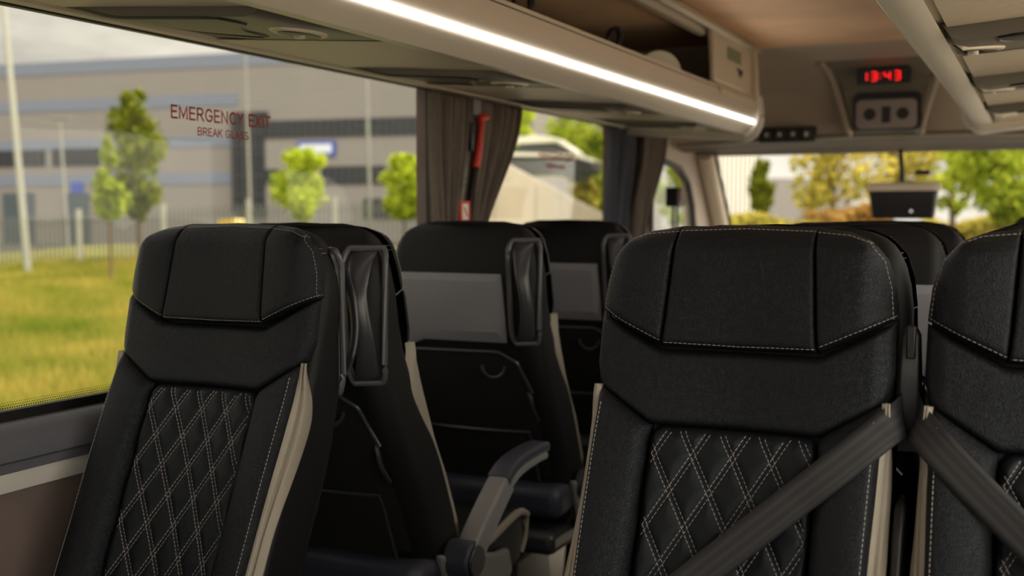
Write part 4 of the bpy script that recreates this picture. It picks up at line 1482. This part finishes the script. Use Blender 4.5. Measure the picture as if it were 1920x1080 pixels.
# ---- trees
def leaf_quads(mb, fn, n, size):
    for i in range(n):
        c = fn()
        if c is None: continue
        c = Vector(c)
        u = Vector((random.gauss(0, 1), random.gauss(0, 1), random.gauss(0, 1))).normalized()
        v = u.orthogonal().normalized()
        v = (Matrix.Rotation(random.random() * 6.28, 3, u) @ v)
        s = size * (0.6 + 0.8 * random.random())
        p = [c - u * s * 0.5, c + v * s * 0.28, c + u * s * 0.5, c - v * s * 0.28]
        k = len(mb.v)
        mb.v += [tuple(q) for q in p]
        mb.f.append((k, k + 1, k + 2, k + 3))
def tree(x, y, z0, zt, zb, rmax, m, label, n=2600, size=0.16, shape='oval', trunk=0.06, clumps=26, group=None, name='tree'):
    random.seed(sum(ord(c) * (i + 1) for i, c in enumerate(label)))
    r = empty(name, (x, y, z0), label=label, cat='tree' if name == 'tree' else 'bush', group=group)
    h = zt - zb
    cl = []
    for i in range(clumps):
        t = random.random()
        if shape == 'cone': rad = rmax * (1.0 - t) ** 0.8 * (0.35 + 0.65 * min(1, t * 6))
        elif shape == 'column': rad = rmax * (math.sin(PI * (0.10 + 0.84 * t)) ** 0.7) * (0.85 + 0.3 * random.random())
        else: rad = rmax * math.sqrt(max(0, 1 - (2 * t - 1) ** 2))
        a = random.random() * 2 * PI
        rr = rad * math.sqrt(random.random()) * 0.85
        cl.append((Vector((math.cos(a) * rr, math.sin(a) * rr, zb - z0 + t * h)), max(0.12 * rmax, rad * (0.30 + 0.25 * random.random()))))
    def pick():
        c, cr_ = random.choice(cl)
        d = Vector((random.gauss(0, 1), random.gauss(0, 1), random.gauss(0, 1)))
        d = d.normalized() * cr_ * random.random() ** 0.4
        return c + d
    mb = MB()
    leaf_quads(mb, pick, n, size)
    o = raw(mb, 'crown', m)
    o.parent = r
    tr = MB().tube([(0, 0, -0.05), (0.02, 0, (zb - z0) * 0.6), (0, 0.02, zb - z0 + h * 0.45), (0.03, 0, zt - z0 - h * 0.12)], [trunk, trunk * 0.85, trunk * 0.55, trunk * 0.15], 10)
    for i in range(9):
        c, _ = cl[i % len(cl)]
        st = Vector((0.01, 0, max(zb - z0, c.z - 0.25 * h)))
        tr.tube([st, st.lerp(c, 0.5) + Vector((0, 0, 0.04 * h)), c], [trunk * 0.4, trunk * 0.28, trunk * 0.08], 6)
    tr.build('trunk', BARK, r)
    return r
def W(px, py, d):
    """photo direction to a place d metres ahead (only used to lay out the surroundings)"""
    X_ = (px - 960) / FPX * d
    Yd = (540 - py) / FPX * d
    Z_ = d * math.cos(PITCH) + Yd * math.sin(PITCH)
    z = H - d * math.sin(PITCH) + Yd * math.cos(PITCH)
    return Vector((X_ * math.cos(YAW) - Z_ * math.sin(YAW), X_ * math.sin(YAW) + Z_ * math.cos(YAW), z))
def ptree(px, ytop, ybot, wpx, d, m, label, **k):
    t_, b_ = W(px, ytop, d), W(px, ybot, d)
    zg = k.pop('z0', None)
    return tree(b_.x, b_.y, hum(b_.x, b_.y) if zg is None else zg, t_.z, b_.z, wpx / 2 / FPX * d, m, label, **k)
G1 = 'young trees along the fence'
ptree(205, 262, 405, 88, 29, LEAF_G, 'short bright green young tree in front of the striped warehouse', shape='cone', n=3600, clumps=44, size=0.15, group=G1)
ptree(258, 170, 405, 100, 30.5, LEAF_D, 'tall slender olive green tree beside the short bright one', shape='column', n=4600, size=0.17, clumps=80, group=G1)
ptree(572, 282, 408, 112, 30, LEAF_Y, 'round yellow green tree below the blue sign on the warehouse', n=3400, clumps=36, size=0.17, group=G1)
ptree(757, 292, 408, 90, 30, LEAF_Y, 'round yellow green tree beside the taupe hammer curtain', n=3200, clumps=36, size=0.17, group=G1)

# ---- fence of pales with posts
fr = W(-200, 400, 36); fe = W(840, 400, 35)
f0, f1 = Vector((fr.x, fr.y, 0)), Vector((fe.x, fe.y, 0))
fd = (f1 - f0); FL = fd.length; fd.normalize()
ftop = [(0.0, 1.22), (FL * 0.30, 1.25), (FL * 0.62, 1.62), (FL, 1.75)]
fence = empty('palisade_fence', (f0 + fd * FL / 2), label='grey steel palisade fence running behind the meadow and young trees', cat='fence')
fo = Vector(fence.location)
pal = MB()
s = 0.0
while s < FL:
    p = f0 + fd * s - fo
    zt = interp(ftop, s)
    zb = zt - 2.0
    M_ = Matrix.Translation((p.x, p.y, 0)) @ Matrix.Rotation(math.atan2(fd.y, fd.x), 4, 'Z')
    pal.box((-0.025, -0.006, zb), (0.025, 0.006, zt - 0.06), M_)
    s += 0.145
for dz in (0.30, 1.70):
    for q in range(24):
        a, b = FL * q / 24, FL * (q + 1) / 24
        pal.tube([f0 + fd * a - fo + Vector((0, 0, interp(ftop, a) - dz)), f0 + fd * b - fo + Vector((0, 0, interp(ftop, b) - dz))], 0.022, 6)
pal.build('pale_panel', STEEL, fence, smooth=0)
s = 0.6
while s < FL:
    p = f0 + fd * s - fo
    zt = interp(ftop, s)
    M_ = Matrix.Translation((p.x, p.y, 0)) @ Matrix.Rotation(math.atan2(fd.y, fd.x), 4, 'Z')
    MB().box((-0.06, -0.06, zt - 2.1), (0.06, 0.06, zt + 0.12), M_).build('post', POLE, fence, smooth=0)
    s += 2.75

# ---- lamp posts
def lamp_post(px0, py0, px1, py1, d, r, label, head=False):
    a, b = W(px0, py0, d), W(px1, py1, d)
    if head is False:
        a = b + (a - b) * 1.25
    o = empty('lamp_post', b, label=label, cat='lamp post', group='lamp posts outside')
    pm = POLE if r > 0.1 else mat('weathered_pole', srgb(118, 118, 110), 0.5)
    MB().tube([Vector((0, 0, -0.3)), (a - b) * 0.5, a - b], [r, r * 0.85, r * 0.6], 14).build('pole', pm, o)
    t = a - b
    dirx = Vector((math.cos(YAW), math.sin(YAW), 0))
    if head:
        MB().tube([t + dirx * -0.45 + Vector((0, 0, 0.05)), t, t + dirx * 0.45 + Vector((0, 0, 0.05))], [0.10, 0.13, 0.10], 8, flat=0.5).build('lamp_head', pm, o)
    else:
        MB().tube([t, t + dirx * 0.5 + Vector((0, 0, 0.1)), t + dirx * 1.1 + Vector((0, 0, 0.1))], [0.06, 0.09, 0.07], 8).build('lamp_head', pm, o)
    return o
lamp_post(6, 0, 54, 512, 33, 0.105, 'thick pale lamp post standing nearest, at the end of the meadow')
lamp_post(112, 222, 129, 482, 52, 0.085, 'slim lamp post with a double head before the warehouse dock doors', True)
lamp_post(462, 170, 472, 485, 46, 0.075, 'grey lamp post in front of the dark glazed corner of the warehouse')
lamp_post(687, 150, 697, 480, 40, 0.075, 'grey lamp post between the two round yellow green trees')

# ---- warehouse
wa = W(265, 402, 72); wa.z = 0
ang = YAW - math.radians(18)
wx = Vector((math.cos(ang), math.sin(ang), 0)); wy = Vector((-wx.y, wx.x, 0))
ware = empty('warehouse', (wa.x, wa.y, ZG), ang, label='large grey warehouse with blue grey bands and a dark glazed office corner', cat='building')
def wu(px):
    """distance along the facade that shows at photo column px"""
    d = W(px, 402, 1.0) - Vector((0, 0, W(px, 402, 1.0).z))
    # solve t*d = wa + u*wx
    det = d.x * -wx.y + d.y * wx.x
    t = (wa.x * -wx.y + wa.y * wx.x) / det
    return (d * t - wa).dot(wx), t
def wz(px, py):
    u, t = wu(px)
    return W(px, py, t).z - ZG
def facade(name, m, px0, px1, py0, py1, out=0.0, thick=0.3, ref=None):
    rp = ref or (px0 + px1) / 2
    u0, u1 = wu(px0)[0], wu(px1)[0]
    za, zb = sorted((wz(rp, py0), wz(rp, py1)))
    return MB().box((u0, -out, za), (u1, -out + thick, zb)).build(name, m, ware, smooth=0)
WGREY = mat('warm_grey_cladding', srgb(121, 116, 111), 0.6, var=(0.3, 0.04))
WBLUE = mat('blue_grey_cladding', srgb(106, 112, 126), 0.6)
WDARK = mat('dark_glazing', srgb(34, 38, 42), 0.25)
WPALE = mat('pale_cladding', srgb(124, 119, 114), 0.6)
WDOOR = mat('dock_door_grey', srgb(66, 74, 80), 0.6)
uL, uR = wu(-350)[0], wu(1000)[0]
ztop = wz(265, 111)
MB().box((uL, 0.01, 0), (uR, 40, ztop)).build('main_hall', WGREY, ware, smooth=0)
for (a, b) in ((111, 135), (183, 205), (259, 279), (325, 347)):
    za, zb = wz(265, b), wz(265, a)
    u1 = wu(450)[0] if a > 120 else uR
    MB().box((uL, -0.06, za), (u1, 0.2, zb)).build('blue_band', WBLUE, ware, smooth=0)
def win_band(px0, px1, py0, py1, out, n):
    o = facade('window_band', WDARK, px0, px1, py0, py1, out, 0.3)
    u0, u1 = wu(px0)[0], wu(px1)[0]
    rp = (px0 + px1) / 2
    za, zb = sorted((wz(rp, py0), wz(rp, py1)))
    m_ = MB()
    for i in range(1, n):
        u = lerp(u0, u1, i / n)
        m_.box((u - 0.05, -out - 0.05, za), (u + 0.05, -out + 0.02, zb))
    m_.build('mullion', BODYM, o, smooth=0)
win_band(-60, 88, 283, 313, 0.08, 12)
win_band(102, 190, 279, 311, 0.08, 8)
for p in ((8, 66, 362), (122, 168, 362), (-130, -70, 362)):
    facade('dock_door', WDOOR, p[0], p[1], p[2], 462, 0.12)
facade('dock_sign', mat('blue_sign', srgb(60, 76, 150), 0.5), 137, 158, 342, 362, 0.15)
# glazed corner and office block, standing forward
facade('glazed_corner', WDARK, 444, 506, 212, 400, 0.5, 0.6)
m_ = MB()
for px in (452, 468, 486):
    u = wu(px)[0]; m_.box((u - 0.06, -0.58, wz(470, 400)), (u + 0.06, -0.45, wz(470, 212)))
for py in (250, 290, 330, 365):
    m_.box((wu(444)[0], -0.58, wz(470, py) - 0.05), (wu(506)[0], -0.45, wz(470, py) + 0.05))
m_.build('corner_mullion', BODYM, ware, smooth=0)
facade('office_wall', WPALE, 506, 860, 222, 455, 0.45, 0.5)
win_band(506, 860, 224, 257, 0.55, 26)
win_band(506, 530, 318, 345, 0.55, 3)
win_band(612, 730, 312, 346, 0.55, 9)
win_band(760, 860, 312, 346, 0.55, 7)
facade('lower_glazing', WDARK, 690, 860, 372, 410, 0.55)
sg = facade('office_sign', mat('blue_sign', srgb(60, 76, 150), 0.5), 568, 638, 266, 294, 0.62)
facade('sign_field', mat('pale_sign_field', srgb(200, 205, 215), 0.6), 574, 632, 272, 288, 0.66)
YEL = mat('yellow_paint', srgb(206, 170, 30), 0.5)
yb_ = W(435, 425, 44)
bx = empty('grit_bin', (yb_.x, yb_.y, ZG), ang, label='yellow bin standing behind the fence before the glazed corner', cat='bin')
MB().loft([[(p[0], p[1], z) for p in rrect(w, 0.35, 0.05)] for z, w in ((0, 0.30), (1.55, 0.36))]).build('body', YEL, bx)
MB().loft([[(p[0], p[1], z) for p in rrect(w, 0.40, 0.05)] for z, w in ((1.55, 0.40), (1.65, 0.40), (1.78, 0.30))]).build('lid', YEL, bx)

# ---- retaining wall, bank and silver car beyond the next window
rw = MB().prism([(12.85, ZG), (12.85, 2.28), (14.43, 1.985), (18.56, 1.222), (20.5, 0.86), (20.5, ZG)], lambda p, h: (h, p[0], p[1]), -7.3, -7.0)
o = rw.build('retaining_wall', CONC, None, smooth=0)
tag(o, 'pale concrete retaining wall sloping down below the bank with the silver car', 'wall')
cpg = MB()
cpg.tube([(-7.15, 12.85, 2.31), (-7.15, 14.43, 2.015), (-7.15, 20.5, 0.89)], 0.09, 8, flat=0.6)
cpg.build('coping', mat('grey_coping', srgb(120, 116, 108), 0.8), o)
jm = MB()
for yy in (14.2, 15.6, 17.0, 18.4):
    jm.box((-7.005, yy - 0.02, ZG), (-6.985, yy + 0.02, interp([(12.85, 2.2), (14.43, 1.9), (20.5, 0.8)], yy)))
jm.build('wall_joint', mat('wall_joint', srgb(150, 140, 122), 0.9), o, smooth=0)
bank = MB()
bk = [(-7.3, 12.9, 2.0), (-7.3, 20.4, 0.75), (-13.8, 37, 1.1), (-20.0, 37, 2.5)]
bank.loft([[(p[0], p[1], ZG) for p in bk], bk])
struct('hill', bank, mat('bank_grass', srgb(150, 160, 40), 0.95, var=(1.2, 0.25)), smooth=0)
SILV = mat('silver_car_paint', srgb(205, 200, 190), 0.3, 0.3)
cw = W(1030, 292, 21.5)
car = empty('silver_car', (cw.x, cw.y, cw.z - 0.38), YAW - 0.25, label='silver car with dark glass parked on the bank above the concrete wall', cat='car')
body = [(-0.82, 0.0), (-0.90, 0.15), (-0.88, 0.34), (-0.60, 0.40), (0.55, 0.36), (0.90, 0.28), (0.94, 0.1), (0.88, 0.0)]
MB().prism(body, lambda p, h: (p[0], h, p[1]), -0.42, 0.42).build('body', BLACKP, car, bevel=0.04, segs=3)
MB().prism([(-0.62, 0.38), (-0.50, 0.58), (0.20, 0.60), (0.52, 0.38)], lambda p, h: (p[0], h, p[1]), -0.38, 0.38).build('window_band', WDARK, car, bevel=0.02)
MB().prism([(-0.64, 0.56), (-0.56, 0.72), (-0.2, 0.76), (0.2, 0.70), (0.62, 0.42), (0.60, 0.38), (0.20, 0.60), (-0.5, 0.58)], lambda p, h: (p[0], h, p[1]), -0.40, 0.40).build('roof', SILV, car, bevel=0.03)
MB().prism([(-0.89, 0.30), (-0.6, 0.43), (0.60, 0.39), (0.98, 0.26), (0.94, 0.22), (0.55, 0.33), (-0.6, 0.36)], lambda p, h: (p[0], h, p[1]), -0.44, 0.44).build('waist_band', SILV, car)
for wxp in (-0.55, 0.58):
    MB().cyl((wxp, -0.45, 0.02), (wxp, 0.45, 0.02), 0.17, 20).build('wheel_pair', BLACKP, car)
G2 = 'bushes on the bank'
for (px, yt, ybt, w, d, mm_, lab) in ((985, 205, 330, 80, 29, LEAF_Y, 'yellow green bush on the bank behind the tail of the silver car'), (1070, 208, 330, 110, 31, LEAF_Y, 'broad bright bush on the bank above the silver car'), (1130, 225, 400, 80, 27, LEAF_G, 'bright green bush on the bank beside the slate curtain'), (1100, 345, 395, 60, 22.5, LEAF_W, 'low golden bush on the bank in front of the silver car')):
    t_, b_ = W(px, yt, d), W(px, ybt, d)
    tree(b_.x, b_.y, min(b_.z, 1.0), t_.z, b_.z, w / 2 / FPX * d, mm_, lab, n=2200, size=0.16, group=G2, name='bush', clumps=30)

# ---- seen through the cab door and windscreen
G3 = 'trees ahead of the coach'
ptree(1262, 318, 420, 75, 17, LEAF_Y, 'yellow green tree outside the cab door window', n=1500, size=0.12, group=G3, z0=ZG)
ptree(1428, 302, 400, 46, 34, LEAF_D, 'narrow dark poplar before the white building ahead', shape='column', n=2200, size=0.20, clumps=70, group=G3, z0=ZG)
ptree(1560, 215, 395, 200, 34, LEAF_W, 'open olive tree beside the white building, bright sky between its leaves', n=1100, size=0.30, clumps=40, trunk=0.16, group=G3, z0=ZG)
ptree(1668, 200, 400, 150, 37, LEAF_W, 'golden olive tree behind the interior mirror stalk', n=1100, size=0.30, clumps=34, trunk=0.18, group=G3, z0=ZG)
ptree(1785, 225, 400, 120, 39, LEAF_Y, 'yellow tree just beside the mirror, high above the road', n=1300, size=0.30, trunk=0.15, group=G3, z0=ZG)
ptree(1880, 190, 412, 200, 33, LEAF_G, 'wide green tree ahead on the driver side', n=3400, size=0.28, clumps=44, trunk=0.18, group=G3, z0=ZG)
ptree(2060, 180, 400, 220, 34, LEAF_G, 'wide green tree ahead beyond the driver door', n=2200, size=0.28, clumps=40, trunk=0.18, group=G3, z0=ZG)
# hedges
def hedge(px0, px1, ytop, d, m, label, n=4200):
    a, b = W(px0, 420, d), W(px1, 420, d)
    zt = W((px0 + px1) / 2, ytop, d).z
    c = (a + b) / 2; c.z = ZG
    r = empty('hedge', c, label=label, cat='hedge', group='hedges along the road ahead')
    dd = b - a; dd.z = 0; L_ = dd.length; dd.normalize(); nn_ = Vector((-dd.y, dd.x, 0))
    mb = MB()
    def pick():
        u = (random.random() - 0.5) * L_
        top_ = (zt - ZG) * (0.86 + 0.22 * noise.noise(Vector((u * 0.5, d, 0))))
        return dd * u + nn_ * random.gauss(0, 0.35) + Vector((0, 0, top_ * random.random() ** 0.6))
    leaf_quads(mb, pick, n, 0.26)
    o = raw(mb, 'foliage', m); o.parent = r
    st = MB()
    for i in range(7):
        u = (i / 6 - 0.5) * L_ * 0.92
        p = dd * u
        st.tube([p + Vector((0, 0, -0.05)), p + Vector((0.05, 0, (zt - ZG) * 0.8))], [0.05, 0.02], 6)
    st.build('stem', BARK, r)
hedge(1340, 1520, 384, 31, LEAF_W, 'olive and brown hedge ahead below the poplar')
hedge(1510, 1660, 372, 32, LEAF_A, 'orange brown hedge ahead beside the interior mirror')
hedge(1740, 2150, 392, 40, LEAF_W, 'low olive hedge ahead on the driver side', 6000)
wb = W(1400, 402, 62)
WHB = mat('white_cladding', srgb(236, 230, 216), 0.6)
bb = empty('white_building', (wb.x, wb.y, ZG), YAW + 0.1, label='white clad building ahead beside the poplar', cat='building')
zt = W(1400, 285, 62).z - ZG
MB().box((-1.6, 0, 0), (0.6, 8, zt)).build('tall_bay', WHB, bb, smooth=0)
rb_ = MB()
for i in range(9):
    rb_.box((-1.55 + i * 0.25, -0.05, 0.2), (-1.47 + i * 0.25, 0.02, zt - 0.1))
rb_.build('cladding_rib', WPALE, bb, smooth=0)
zt2 = W(1480, 334, 62).z - ZG
MB().box((0.6, 0.3, 0), (6.0, 8, zt2)).build('low_wing', WPALE, bb, smooth=0)
